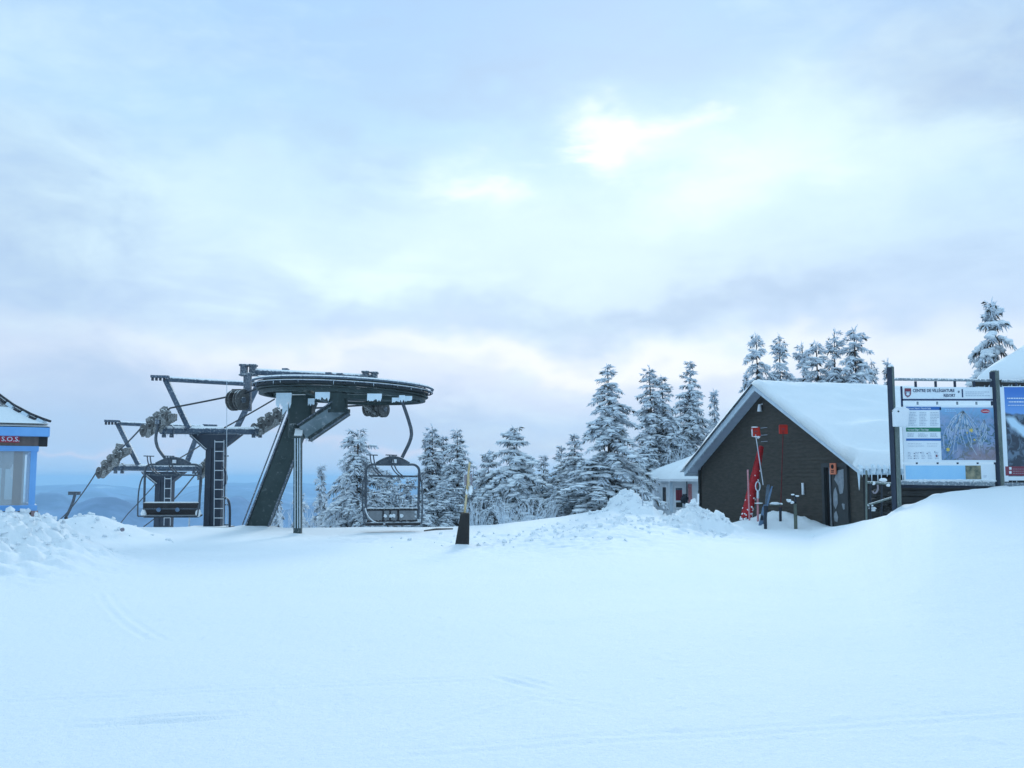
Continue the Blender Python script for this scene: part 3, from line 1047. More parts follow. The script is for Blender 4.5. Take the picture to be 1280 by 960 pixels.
def tower(label, D, ucol, wcol, vtop, ual, uar, varm, gus, posts, plateL, plateR, Dl, Dr, ladder, nrung):
    base = P(ucol, 657, D)
    g0 = gz(base.x, base.y)
    t = thing('lift_tower', label, 'lift tower', (base.x, base.y, g0), 'chairlift towers')
    w = wcol * D / FPX
    top = P(ucol, vtop, D)
    mb = MB()
    mb.beam((base.x, D, g0 - 0.6), (base.x, D, top.z), w, w * 1.0, up=(0, -1, 0))
    mb.build('column', M['column'], t, bevel=0.03)
    # dark web strip set on the left of the column face
    MB().beam((base.x - w * 0.30, D - w * 0.5 - 0.02, g0), (base.x - w * 0.30, D - w * 0.5 - 0.02, top.z - 0.3), w * 0.34, 0.035, up=(0, -1, 0)).build('column_plate', M['column'], t)
    aL, aR = P(ual, varm, Dl), P(uar, varm + 1.0, Dr)
    MB().tube([aL, aR], 0.15, 12).build('crossarm', M['steel_blue'], t, smooth=True)
    for f in (0.03, 0.10, 0.90, 0.97):
        c = aL.lerp(aR, f)
        dd = (aR - aL).normalized()
        MB().disc(c, dd, 0.185, 0.06, 12).build('arm_collar', M['steel_frost'], t)
        MB().box(c - Vector((0, 0, 0.22)), (0.12, 0.12, 0.1)).build('u_bolt', M['steel_frost'], t)
    gl, gr, gv, gv2 = gus
    poly = [P(gl, varm + 5.5, D - 0.1), P(gr, varm + 5.5, D - 0.1), P(ucol + wcol / 2, gv2, D - 0.1), P(ucol - wcol / 2, gv2, D - 0.1)]
    MB().prism([p + Vector((0, 0.3, 0)) for p in poly], (0, -0.55, 0)).build('gusset', M['column'], t, bevel=0.01)
    MB().beam(P(gl, varm + 7, D - 0.45), P(ucol - wcol / 2, gv2 + 1, D - 0.45), 0.06, 0.12, up=(0, -1, 0)).build('gusset_edge', M['steel_frost'], t)
    # ladder on the right of the face
    lu0, lu1, lv0, lv1 = ladder
    mb = MB()
    Dl_ = D - w / 2 - 0.22
    mb.tube([P(lu0, lv0, Dl_), P(lu0 - 1, lv1, Dl_)], 0.013, 5)
    mb.tube([P(lu1, lv0, Dl_), P(lu1 - 1, lv1, Dl_)], 0.013, 5)
    lad = mb.build('ladder', M['galv'], t)
    for i in range(nrung):
        v = lv0 + (lv1 - lv0) * (i + 0.2) / nrung
        MB().tube([P(lu0 - i * 1.0 / nrung, v, Dl_), P(lu1 - i * 1.0 / nrung, v, Dl_)], 0.015, 5).build('rung', M['galv'], lad)
    # lifting frame
    for (ub, vb, ut, vt_, Dp) in posts:
        pb_, pt_ = P(ub, vb, Dp), P(ut, vt_, Dp)
        MB().beam(pb_, pt_, 0.19, 0.19, up=(0, -1, 0)).build('lifting_post', M['steel_blue'], t, bevel=0.02)
    for (u0, u1, v0, Dp) in (plateL, plateR):
        pl = MB().beam(P(u0, v0, Dp), P(u1, v0 + 0.6, Dp), 0.16, 0.09).build('lifting_plate', M['steel_blue'], t)
        for k in range(4):
            u = u0 + (u1 - u0) * (0.08 + 0.22 * k)
            MB().box(P(u, v0 + 3.2, Dp), (0.055, 0.12, 0.12)).build('plate_lug', M['column'], pl)
    return t, aL, aR


D1, D1L, D1R = 36.0, 34.5, 37.6
T1, a1L, a1R = tower('nearer lift tower with a full ladder, its column standing clear of the chair', D1, 267.5, 20.5, 545, 201, 329, 537.5,
                     (238, 299, 0, 561), [(236, 535, 207, 474, 35.0), (295, 537, 322, 482, 37.0)], (189, 211, 470.5, 34.7), (322, 342, 477.5, 37.2),
                     D1L, D1R, (268.5, 280, 550, 657), 9)
MB().tube([P(211, 474, 34.8), P(324, 480.5, 37.1)], 0.10, 10).build('lifting_beam', M['steel_blue'], T1, smooth=True)
D2, D2L, D2R = 43.0, 41.5, 44.6
T2, a2L, a2R = tower('farther lift tower rising behind the dark empty chair', D2, 204.5, 18.5, 590, 141, 253, 584,
                     (178, 232, 0, 604), [(173, 581, 147, 529, 42.0), (232, 582, 251, 532, 44.0)], (131, 149, 526, 41.7), (254, 271, 531.5, 44.2),
                     D2L, D2R, (206, 214, 596, 657), 5)
MB().tube([P(150, 529, 41.8), P(254, 534, 44.1)], 0.10, 10).build('lifting_beam', M['steel_blue'], T2, smooth=True)
# sheave trains
tr1L = train(P(211, 512, 34.3), P(176, 537, 35.3), 4, T1)
tr1R = train(P(352, 513, 36.6), P(314, 536, 37.8), 4, T1)
tr2L = train(P(150, 563, 41.2), P(121, 591, 42.2), 4, T2)
tr2R = train(P(262, 575, 44.2), P(248, 590, 44.9), 3, T2)
for par, (u, v, D) in ((T1, (212, 524, 34.4)), (T2, (156, 566, 41.4))):
    mb = MB()
    mb.beam(P(u - 8, v + 4, D + 0.2), P(u + 3, v - 2, D), 0.26, 0.30)
    mb.box(P(u + 4, v - 2.5, D), (0.24, 0.3, 0.26))
    mb.build('train_mount', M['train'], par, bevel=0.03)
    mb = MB()
    mb.beam(P(u - 6, v - 12, D), P(u - 12, v + 16, D + 0.1), 0.24, 0.3, up=(0, -1, 0))
    mb.build('train_yoke', M['train'], par, bevel=0.04)
# small parts on tower 1
mb = MB()
mb.tube(bez(P(278.5, 583, 35.5), P(284.5, 593, 35.5), P(285, 602, 35.5), P(279, 608, 35.5)), 0.04, 6)
mb.build('cable_loop', M['column'], T1, smooth=True)
mb = MB()
mb.tube(bez(P(278, 621.5, 35.5), P(288, 622, 35.5), P(288, 630, 35.5), P(287, 660, 35.5)), 0.045, 6)
mb.build('conduit', M['column'], T1, smooth=True)
MB().tube([P(283.5, 477, 34.6), P(283.5, 660, 35.2)], 0.012, 5).build('safety_line', M['galv'], T1)
for v in (570, 631, 656):
    MB().box(P(283, v, 35.2), (0.16, 0.05, 0.04)).build('line_clip', M['column'], T1)
MB().box(P(262, 657, 35.6) - Vector((0, 0, 0.1)), (1.5, 1.2, 0.14)).build('service_platform', M['column'], T1)
MB().tube([P(237, 643, 35.8), P(236, 662, 35.8)], 0.03, 6).build('platform_post', M['galv'], T1)
icicles('icicle', lambda t: a1L.lerp(a1R, 0.05 + 0.9 * t) - Vector((0, 0, 0.15)), 14, 0.05, 0.14, T1, 0.012, seed=21)
icicles('icicle', lambda t: a2L.lerp(a2R, 0.05 + 0.9 * t) - Vector((0, 0, 0.15)), 10, 0.05, 0.14, T2, 0.012, seed=22)

# ropes
def sag(pts, amount, n=14):
    out = []
    for a, b in zip(pts[:-1], pts[1:]):
        for i in range(n):
            t = i / n
            p = a.lerp(b, t)
            L = (b - a).length
            out.append(p - Vector((0, 0, amount * L * L * 4 * t * (1 - t) / 1000)))
    out.append(pts[-1])
    return out


lp = [wc + (e1 * math.cos(a) + e2 * math.sin(a)) * 2.72 + ax * 0.03 for a in [R(170 + 8 * i) for i in range(26)]]
if e2.y > 0:
    lp = [wc + (e1 * math.cos(-a) + e2 * math.sin(-a)) * 2.72 + ax * 0.03 for a in [R(180 - 8 * i) for i in range(1)]] + \
         [wc + (e1 * math.cos(a) + e2 * math.sin(a)) * 2.72 + ax * 0.03 for a in [R(188 + 8 * i) for i in range(26)]]
left_line = [lp[0], P(305, 492, 31.8), P(292, 494.5, 32.2), P(213, 510, 34.2), P(176, 535.5, 35.3), P(151, 561, 41.1), P(121, 589.5, 42.2), P(72, 652, 60), P(40, 700, 90)]
right_line = [lp[-1], P(479, 504, 33.6), P(462, 506, 34.0), P(353, 512, 36.6), P(314, 534.5, 37.8), P(263, 573, 44.1), P(248, 588, 44.9), P(180, 658, 64), P(130, 712, 95)]
mb = MB()
mb.tube(sag(left_line, 0.5), 0.032, 6)
mb.tube(sag(right_line, 0.5), 0.036, 6)
mb.tube(lp, 0.036, 6)
tag(mb.build('haul_rope', M['rope'], smooth=True), 'dark steel haul rope running from the big wheel over the sheaves and down the slope', 'cable')
mb = MB()
mb.tube(sag([P(343, 499, 33), P(278, 536, 36.4), P(250, 557, 38), P(224, 573, 42), P(195, 604, 46), P(160, 642, 52), P(120, 690, 60)], 0.6), 0.026, 6)
tag(mb.build('signal_cable', M['rope'], smooth=True), 'thin slack cable slanting down behind the tower crossarms', 'cable')

# ------------------------------------------------------------------ chairs
def chair(name, label, cx, D, vt, scale, yaw, hang, solid, W_=1.90, H_=1.95):
    """origin: centre of the top tube; local x = width, y = depth (away), z = up"""
    o = P(cx, vt, D)
    F = Matrix.Translation(o) @ Matrix.Rotation(yaw, 4, 'Z') @ Matrix.Scale(scale, 4)
    t = thing(name, label, 'ski lift chair', (o.x, o.y, o.z - H_ * scale))
    w, h, r = W_ / 2, H_, 0.22
    mb = MB(F)
    path = [Vector((-w + 0.02, 0, -h * 0.92)), Vector((-w, 0, -r))]
    for i in range(1, 6):
        a = math.pi / 2 * i / 6
        path.append(Vector((-w + r - r * math.cos(a), 0, -r + r * math.sin(a))))
    path += [Vector((-w + r, 0, 0)), Vector((w - r, 0, 0))]
    for i in range(1, 6):
        a = math.pi / 2 * i / 6
        path.append(Vector((w - r + r * math.sin(a), 0, -r + r * math.cos(a))))
    path += [Vector((w, 0, -r)), Vector((w - 0.02, 0, -h * 0.92))]
    mb.tube(path, 0.042, 8)
    mb.build('frame', M['chair_tube'], t, smooth=True)
    # bowed plate over the top tube
    mb = MB(F)
    n = 12
    top = [Vector((-w * 0.62 + w * 1.24 * i / n, -0.03, 0.03 + 0.20 * math.sin(math.pi * i / n))) for i in range(n + 1)]
    poly = top + [Vector((w * 0.62, -0.03, 0)), Vector((-w * 0.62, -0.03, 0))]
    mb.prism(poly, (0, 0.06, 0))
    mb.tube([p + Vector((0, 0.03, 0.0)) for p in top], 0.045, 6)
    mb.build('bow_plate', M['chair_tube'], t)
    MB(F).box((0.05, -0.06, 0.10), (0.13, 0.02, 0.12)).build('number_plate', M['white'], t)
    # rest bar raised overhead
    mb = MB(F)
    mb.tube([Vector((-w * 0.9, -0.1, -0.36)), Vector((w * 0.92, -0.1, -0.38))], 0.035, 6)
    for x0 in (-0.78, -0.10):
        for d_ in (0, 0.10):
            mb.tube(bez((x0 * w / 0.95 + d_ - 0.04, -0.25, 0.28), (x0 * w / 0.95 + d_ + 0.0, -0.25, -0.05), (x0 * w / 0.95 + d_ + 0.05, -0.2, -0.2), (x0 * w / 0.95 + d_ + 0.30, -0.1, -0.36), 8), 0.022, 6)
        mb.tube([Vector((x0 * w / 0.95 - 0.16, -0.25, 0.29)), Vector((x0 * w / 0.95 + 0.2, -0.25, 0.28))], 0.02, 6)
    mb.build('restraint_bar', M['chair_tube'], t, smooth=True)
    # side rails of the swing frame
    mb = MB(F)
    mb.tube(bez((-w - 0.02, 0.05, -0.35), (-w - 0.16, -0.2, -0.6), (-w - 0.12, -0.3, -1.2), (-w - 0.05, -0.45, -h * 0.98), 8), 0.026, 6)
    mb.tube(bez((w + 0.02, 0.05, -0.35), (w + 0.10, -0.2, -0.6), (w + 0.08, -0.3, -1.2), (w + 0.04, -0.45, -h * 0.98), 8), 0.026, 6)
    mb.tube([Vector((-w - 0.05, -0.45, -h * 0.98)), Vector((w + 0.04, -0.45, -h * 0.98))], 0.028, 6)
    mb.build('side_rail', M['chair_tube'], t, smooth=True)
    if solid:
        mb = MB(F)
        z0, z1 = -h * 0.715, -h * 0.985
        prof = [(0.0, z0), (-0.07, z0 - 0.04), (-0.08, (z0 + z1) / 2), (-0.03, z1 + 0.04), (0.1, z1), (0.14, z1 + 0.08), (0.06, z0)]
        mb.prism([Vector((-w, y_, z_)) for (y_, z_) in prof], (2 * w, 0, 0))
        mb.build('backrest', M['chair_pad'], t, bevel=0.015)
        mb = MB(F)
        mb.prism([Vector((-w * 0.99, -0.12, z1 + 0.03)), Vector((-w * 0.99, 0.5, z1 + 0.05)), Vector((-w * 0.99, 0.5, z1 - 0.02)), Vector((-w * 0.99, -0.05, z1 - 0.06))], (1.98 * w, 0, 0))
        mb.build('seat', M['chair_pad'], t, bevel=0.02)
        MB(F).box((0, -0.095, (z0 + z1) / 2 + 0.0), (2 * w * 0.97, 0.03, 0.05)).build('back_rib', M['chair_tube'], t)
        for x in (-0.38, 0.22):
            MB(F).disc((x * w / 0.9, -0.13, z1 + 0.22), (0, 1, 0), 0.075, 0.05, 12).build('bolt_plate', M['ski_blue'], t)
        for s_ in (-1, 1):
            MB(F).blob((s_ * w * 0.97 , -0.06, z1 + 0.10), (0.10, 0.10, 0.14), 8, 6, 0.1).build('snow_clump', M['treesnow'], t, smooth=True)
    else:
        z0, z1 = -h * 0.76, -h * 0.95
        fr = MB(F)
        fr.tube([Vector((-w * 0.93, 0, z0)), Vector((w * 0.95, 0, z0))], 0.036, 6)
        fr.tube([Vector((-w * 0.93, 0, z1)), Vector((w * 0.95, 0, z1))], 0.03, 6)
        fr.build('back_frame', M['chair_pad'], t, smooth=True)
        xs = [-0.90, -0.34, -0.08, 0.22, 0.88]
        for i in range(4):
            a_, b_ = xs[i] * w + 0.03, xs[i + 1] * w - 0.03
            MB(F).box(((a_ + b_) / 2, 0.01, (z0 + z1) / 2), (b_ - a_, 0.03, (z0 - z1) * 0.86)).build('back_panel', M['chair_panel'], t, bevel=0.005)
        for i in (1, 2, 3):
            MB(F).box((xs[i] * w, -0.005, (z0 + z1) / 2), (0.05, 0.05, (z0 - z1))).build('back_strut', M['chair_pad'], t)
        for x in (-0.27, -0.05, 0.06, 0.34):
            MB(F).blob((x * w, -0.02, (z0 + z1) / 2 - 0.02), (0.06, 0.03, 0.06), 7, 5, 0.3).build('snow_clump', M['treesnow'], t)
        mb = MB(F)
        mb.prism([Vector((-w, -0.5, -h * 0.97)), Vector((-w, 0.05, -h * 0.99)), Vector((-w, 0.05, -h * 1.03)), Vector((-w, -0.5, -h * 1.01))], (2 * w, 0, 0))
        mb.build('seat', M['chair_pad'], t, bevel=0.01)
        mb = MB(F)
        for s_ in (-1,):
            mb.tube(bez((-w, 0, -h * 0.72), (-w * 0.98, -0.2, -h * 0.86), (-w * 0.8, -0.4, -h * 0.99), (-w * 0.3, -0.5, -h * 0.99), 8), 0.022, 6)
        mb.tube(bez((w, 0, -h * 0.66), (w * 1.1, -0.1, -h * 0.8), (w * 1.3, -0.3, -h * 0.9), (w * 1.42, -0.4, -h * 0.985), 8), 0.016, 6)
        mb.tube([Vector((w, -0.4, -h * 0.985)), Vector((w * 1.42, -0.4, -h * 0.985))], 0.02, 6)
        mb.build('footrest', M['galv'], t, smooth=True)
    hb = MB()
    hb.tube(hang, 0.055, 8)
    hb.build('hanger_arm', M['chair_tube'], t, smooth=True)
    g = hang[0]
    MB().box(g + Vector((0, 0, 0.04)), (0.16, 0.3, 0.16)).build('rope_grip', M['steel_frost'], t, bevel=0.01)
    mb = MB(F)
    for i in range(0 if solid else 11):
        x = -w * 0.9 + i * w * 0.18
        mb.blob((x, 0, -h * 0.755 + 0.035), (0.09, 0.04, 0.018), 7, 5, 0.2)
    if not solid:
        mb.build('snow_strip', M['treesnow'], t, smooth=True)['kind'] = 'stuff'
    return t


Dc1 = 30.4
hang1 = bez(P(501, 497, 30.0), P(506, 512, 30.1), P(509, 518, 30.2), P(513.5, 535, 30.3), 6) + bez(P(514, 538, 30.3), P(516, 548, 30.4), P(510, 557, 30.4), P(502.5, 572, Dc1), 6)
chair('lift_chair', 'empty lift chair with grey panelled back hanging right of the mast before snowy spruces', 491, Dc1, 580.5, 1.0, R(12), hang1, False, 1.68, 1.86)
hang2 = bez(P(198, 529, 34.3), P(196, 540, 34.3), P(193, 548, 34.2), P(196, 556, 34.1), 8) + bez(P(196.5, 558, 34.1), P(199, 564, 34.0), P(203, 568, 34.0), P(208, 575, 34.0), 6)
chair('lift_chair', 'dark solid backed empty lift chair hanging in front of the two towers', 216.5, 34.0, 580.5, 1.0, R(4), hang2, True, 1.93, 1.83)
# far chair seen end on, low on the rope
fc = P(86, 645, 58)
ft = thing('lift_chair', 'tiny far lift chair on the rope just above the snow edge by the hut', 'ski lift chair', (fc.x, fc.y, fc.z - 0.6))
MB().tube(bez(P(94, 616, 57.5), P(92, 628, 57.6), P(88, 636, 57.8), P(82, 647, 58), 8), 0.085, 6).build('hanger_arm', M['chair_tube'], ft, smooth=True)
MB().box(P(93, 616.5, 57.5), (0.62, 0.3, 0.2)).build('rope_grip', M['chair_tube'], ft)
MB().tube([P(82, 646, 58), P(86, 655, 58)], 0.10, 6).build('frame', M['chair_pad'], ft)
MB().box(P(84, 659, 58), (0.9, 1.4, 0.4)).build('seat', M['chair_pad'], ft, bevel=0.05)

# ------------------------------------------------------------------ padded marker post
pt = thing('padded_post', 'yellow brown wooden post leaning in a black padded base at the snow edge', 'post', P(578, 684, 23.2))
mb = MB()
b0, b1 = P(577, 688, 23.2), P(581.5, 641, 23.2)


def frustum(mb, a, b, wa, wb, da, db, mi=0):
    vs = []
    for p, w, d in ((a, wa, da), (b, wb, db)):
        vs += [p + Vector((-w, -d, 0)), p + Vector((w, -d, 0)), p + Vector((w, d, 0)), p + Vector((-w, d, 0))]
    mb.add(vs, [(0, 3, 2, 1), (4, 5, 6, 7), (0, 1, 5, 4), (1, 2, 6, 5), (2, 3, 7, 6), (3, 0, 4, 7)], mi)


frustum(mb, b0, b1, 0.175, 0.105, 0.17, 0.10)
mb.build('base_pad', M['pad_black'], pt, bevel=0.02)
MB().beam(P(580.5, 645, 23.2), P(587, 578, 23.2), 0.05, 0.06, up=(0, -1, 0)).build('pole', M['bamboo'], pt, bevel=0.006)
MB().box(P(585.5, 600, 23.15), (0.055, 0.05, 0.28)).build('wood_block', M['bamboo'], pt, bevel=0.005)
MB().box(P(582, 600, 23.2), (0.05, 0.12, 0.26)).build('side_plate', M['grey_plate'], pt, bevel=0.005)
MB().box(P(589.3, 599.5, 23.2), (0.045, 0.12, 0.26)).build('side_plate', M['grey_plate'], pt, bevel=0.005)
mb = MB()
mb.blob(P(588, 612, 23.2), (0.05, 0.06, 0.13), 7, 6, 0.2)
mb.blob(P(583.5, 615, 23.2), (0.03, 0.05, 0.11), 7, 6, 0.2)
mb.blob(P(580.2, 601, 23.2), (0.02, 0.06, 0.17), 7, 6, 0.2)
mb.build('snow_crust', M['treesnow'], pt, smooth=True)
mb = MB()
mb.tube([P(530, 663.5, 27.5), P(545, 661.5, 27.4), P(566, 661, 27.2)], [0.02, 0.03, 0.02], 5)
tag(mb.build('fallen_stick', M['bark']), 'dark thin stick lying on the snow left of the padded post', 'stick')

# ------------------------------------------------------------------ dark brown shed
PK = Vector((8.89, 35.0, 0))
G = Vector((0.2557, -0.9668, 0)).normalized()       # along the gable towards the near eave
N = Vector((0.9668, 0.2557, 0)).normalized()        # into the building along the ridge


def S(g, n, z):
    return Vector((PK.x, PK.y, 0)) + G * g + N * n + Vector((0, 0, z))


shed = thing('brown_shed', 'dark brown board clad shed with a thick snow covered roof', 'shed', S(0, 0.5, 0))
APEX, EAVE, HALF = 5.12, 2.02, 6.10
OV, LEN = 0.55, 9.5
WH = 5.72
pitch = (APEX - EAVE) / HALF


def roof_z(g):
    return APEX - abs(g) * pitch


# door position on the gable: u 1028..1060 ; solve g from u
def g_of_u(u, n=OV):
    a = (u - 640) / FPX
    p0 = S(0, n, 0)
    # (p0.x+G.x g)/(p0.y+G.y g)=a
    return (a * p0.y - p0.x) / (G.x - a * G.y)


gd0, gd1 = g_of_u(1029), g_of_u(1060)
dz1 = 2.02
bh = 0.135
z = -0.3
k = 0
while z < APEX - 0.12:
    zt = min(z + bh, APEX - 0.1)

    def lim(zz):
        return min(WH, (APEX - 0.14 - zz) / pitch)
    segs = [(-WH, WH)]
    if z < dz1:
        segs = [(-WH, gd0), (gd1, WH)]
    for (a, b) in segs:
        a0, b0_ = max(a, -lim(z)), min(b, lim(z))
        a1, b1_ = max(a, -lim(zt)), min(b, lim(zt))
        if b0_ - a0 < 0.05:
            continue
        if b1_ <= a1:
            a1 = b1_ = (a0 + b0_) / 2
        # lapped board: foot proud of the head
        lo, hi = OV - 0.032, OV - 0.014
        mb = MB()
        mb.add([S(a0, lo, z), S(b0_, lo, z), S(b1_, hi, zt), S(a1, hi, zt), S(a0, OV + 0.02, z), S(b0_, OV + 0.02, z), S(b1_, OV + 0.02, zt), S(a1, OV + 0.02, zt)],
               [(0, 1, 2, 3), (5, 4, 7, 6), (4, 5, 1, 0), (3, 2, 6, 7), (4, 0, 3, 7), (1, 5, 6, 2)])
        o = mb.build('siding_board', M['siding'], shed)
    z += bh
    k += 1
# solid body behind the boards
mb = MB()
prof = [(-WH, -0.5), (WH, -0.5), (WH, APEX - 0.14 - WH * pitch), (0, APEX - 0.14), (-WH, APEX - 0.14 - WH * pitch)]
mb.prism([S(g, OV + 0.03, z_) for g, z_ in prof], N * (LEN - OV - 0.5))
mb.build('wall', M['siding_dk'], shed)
for g in (-WH, WH):
    MB().beam(S(g, OV - 0.03, -0.4), S(g, OV - 0.03, APEX - 0.2 - WH * pitch), 0.14, 0.12, up=N).build('corner_board', M['siding_dk'], shed)
# horizontal boards of the side wall
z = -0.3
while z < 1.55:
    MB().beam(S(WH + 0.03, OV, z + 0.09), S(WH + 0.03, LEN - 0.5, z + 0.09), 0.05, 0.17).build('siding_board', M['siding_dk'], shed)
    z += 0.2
# door
gm = (gd0 + gd1) / 2
fr = MB()
fr.beam(S(gd0 + 0.05, OV - 0.05, -0.3), S(gd0 + 0.05, OV - 0.05, dz1 + 0.02), 0.14, 0.12, up=N)
fr.beam(S(gd1 - 0.05, OV - 0.05, -0.3), S(gd1 - 0.05, OV - 0.05, dz1 + 0.02), 0.16, 0.12, up=N)
fr.beam(S(gd0 - 0.02, OV - 0.055, dz1 + 0.06), S(gd1 + 0.02, OV - 0.055, dz1 + 0.06), 0.12, 0.14)
fr.build('door_frame', M['door'], shed)
MB().beam(S(gd0 + 0.1, OV - 0.005, 0.85), S(gd0 + 0.52, OV - 0.005, 0.85), 0.02, 2.3).build('door_opening', M['black'], shed)
MB().beam(S(gd0 + 0.36, OV - 0.03, -0.3), S(gd0 + 0.36, OV - 0.03, dz1), 0.04, 0.05, up=N).build('door_edge', M['door_frost'], shed)
door = MB().beam(S(gd0 + 0.50, OV - 0.03, 0.85), S(gd1 - 0.12, OV - 0.03, 0.85), 0.05, 2.32).build('door', M['door'], shed)


def patch_on_door(pts):
    mb = MB()
    c = [S(g, OV - 0.062, zz) for g, zz in pts]
    cen = sum(c, Vector()) / len(c)
    ring1 = [p for p in c]
    inner = [cen.lerp(p, 0.7) - N * 0.03 for p in c]
    n = len(c)
    mb.add(ring1 + inner, [(i, (i + 1) % n, (i + 1) % n + n, i + n) for i in range(n)] + [tuple(range(n, 2 * n))])
    return mb.build('snow_patch', M['door_frost'], door, smooth=True)


gw = gd1 - gd0


def dg(f):
    return gd0 + gw * f


patch_on_door([(dg(0.46), 1.62), (dg(0.58), 1.90), (dg(0.84), 1.95), (dg(0.84), 1.45), (dg(0.78), 1.18), (dg(0.66), 1.15), (dg(0.62), 1.40)])
patch_on_door([(dg(0.44), 1.28), (dg(0.50), 1.38), (dg(0.57), 1.15), (dg(0.57), 0.85), (dg(0.48), 0.66), (dg(0.41), 0.78), (dg(0.40), 1.05)])
patch_on_door([(dg(0.43), 0.55), (dg(0.50), 0.62), (dg(0.57), 0.42), (dg(0.53), 0.25), (dg(0.43), 0.28), (dg(0.41), 0.42)])
patch_on_door([(dg(0.74), 0.86), (dg(0.85), 0.84), (dg(0.84), 0.68), (dg(0.79), 0.66)])
# roof: rake boards, soffits, deck
for sgn in (-1, 1):
    e = S(sgn * HALF, 0, EAVE)
    mb = MB()
    a, b = S(0, -0.02, APEX), S(sgn * HALF, -0.02, EAVE)
    # rake fascia as a sloped band
    hgt = 0.26
    mb.prism([a, b, b - Vector((0, 0, hgt * 0.8)), a - Vector((0, 0, hgt))], N * 0.05)
    mb.build('rake_board', M['fascia'], shed)
    mb = MB()
    mb.prism([S(0, 0.0, APEX - 0.13), S(sgn * HALF, 0.0, EAVE - 0.13), S(sgn * HALF, 0.0, EAVE - 0.02), S(0, 0.0, APEX - 0.02)], N * LEN)
    mb.build('roof_deck', M['soffit'], shed)
    MB().beam(S(sgn * (HALF + 0.03), 0.0, EAVE - 0.14), S(sgn * (HALF + 0.03), LEN, EAVE - 0.14), 0.05, 0.24).build('eave_board', M['fascia'], shed)


def roof_snow(sgn, name):
    nu, nv = 70, 56
    gs = np.linspace(0, HALF + 0.16, nu)
    ns = np.linspace(-0.14, LEN + 0.1, nv)
    GG, NN = np.meshgrid(gs, ns)
    edge = np.minimum(np.minimum((HALF + 0.16 - GG) / 0.22, (NN + 0.14) / 0.16), (LEN + 0.1 - NN) / 0.2)
    th = 0.27 + 0.10 * fbm(sgn * GG / 1.6, NN / 1.8, 3, 300) + 0.035 * fbm(sgn * GG / 0.5, NN / 0.5, 2, 310)
    # drift and scoop near the lower right eave
    if sgn > 0:
        th = th + 0.36 * np.exp(-(((GG - 4.2) / 0.55) ** 2 + ((NN - 2.6) / 1.1) ** 2)) - 0.30 * np.exp(-(((GG - 5.0) / 0.6) ** 2 + ((NN - 1.5) / 1.2) ** 2))
        th = th + 0.22 * np.exp(-(((GG - 4.6) / 0.4) ** 2 + ((NN - 4.6) / 1.4) ** 2))
    th = np.maximum(th, 0.08)
    prof_e = np.sqrt(np.clip(edge, 0, 1))
    top = APEX - np.sqrt(GG ** 2 + 0.12) * pitch + 0.14
    flare = 0.16 * sst((GG - 4.4) / 1.8) if sgn > 0 else 0.05 * sst((GG - 4.4) / 1.8)
    Zt = top + th * prof_e - 0.16 + flare * prof_e
    Zb = APEX - GG * pitch - 0.015
    Zt = np.maximum(Zt, Zb + 0.01)
    mb = MB()
    vs = [S(sgn * GG[i, j], NN[i, j], Zt[i, j]) for i in range(nv) for j in range(nu)]
    fs = [(i * nu + j, i * nu + j + 1, (i + 1) * nu + j + 1, (i + 1) * nu + j) for i in range(nv - 1) for j in range(nu - 1)]
    nb_ = len(vs)
    vs += [S(sgn * GG[i, j], NN[i, j], Zb[i, j] if GG[i, j] <= HALF else EAVE - 0.02) for i in range(nv) for j in range(nu)]
    bord = [j for j in range(nu)] + [i * nu + nu - 1 for i in range(1, nv)] + [(nv - 1) * nu + j for j in range(nu - 2, -1, -1)]
    fs += [(bord[q], bord[q + 1], bord[q + 1] + nb_, bord[q] + nb_) for q in range(len(bord) - 1)]
    if sgn > 0:
        pass
    mb.add(vs, fs)
    o = mb.build(name, M['snow_soft'], shed)
    o.data.polygons.foreach_set('use_smooth', [True] * len(o.data.polygons))
    return o


roof_snow(1, 'roof_snow')
roof_snow(-1, 'roof_snow')
# frozen crust hanging over the near eave with icicles
rg = random.Random(5)
mb = MB()
n = 46
for i in range(n):
    t = i / (n - 1)
    c = S(HALF + 0.10, 0.0 + LEN * t, EAVE - 0.10)
    mb.blob(c, (0.10, 0.14, rg.uniform(0.10, 0.17)), 7, 5, 0.15, rng=rg)
mb.build('eave_ice', M['ice'], shed, smooth=True)
icicles('icicle', lambda t: S(HALF + 0.10, 0.05 + 6.6 * t, EAVE - 0.2), 44, 0.10, 0.42, shed, 0.022, seed=31)
icicles('icicle', lambda t: S(HALF + 0.02, -0.02 + 0.05 * t, EAVE - 0.2), 2, 0.4, 0.6, shed, 0.03, seed=33)
icicles('icicle', lambda t: S(-1.5 - 4.4 * t, -0.02, roof_z(1.5 + 4.4 * t) - 0.25), 18, 0.04, 0.12, shed, 0.014, seed=34)


def on_wall(u, v):
    g = g_of_u(u)
    p = S(g, OV, 0)
    zz = P(u, v, p.y).z
    return g, zz


# wall lamp
g, zz = on_wall(954.5, 509)
lamp = thing('wall_lamp', 'small white bare lamp high under the shed gable', 'lamp', S(g, OV - 0.1, zz - 0.2))
MB().tube([S(g, OV - 0.14, zz + 0.10), S(g, OV - 0.14, zz - 0.16)], [0.05, 0.09], 10).build('lamp_shade', M['white'], lamp, smooth=True)
MB().beam(S(g, OV - 0.14, zz + 0.08), S(g, OV - 0.02, zz + 0.12), 0.05, 0.05).build('lamp_bracket', M['white'], lamp)
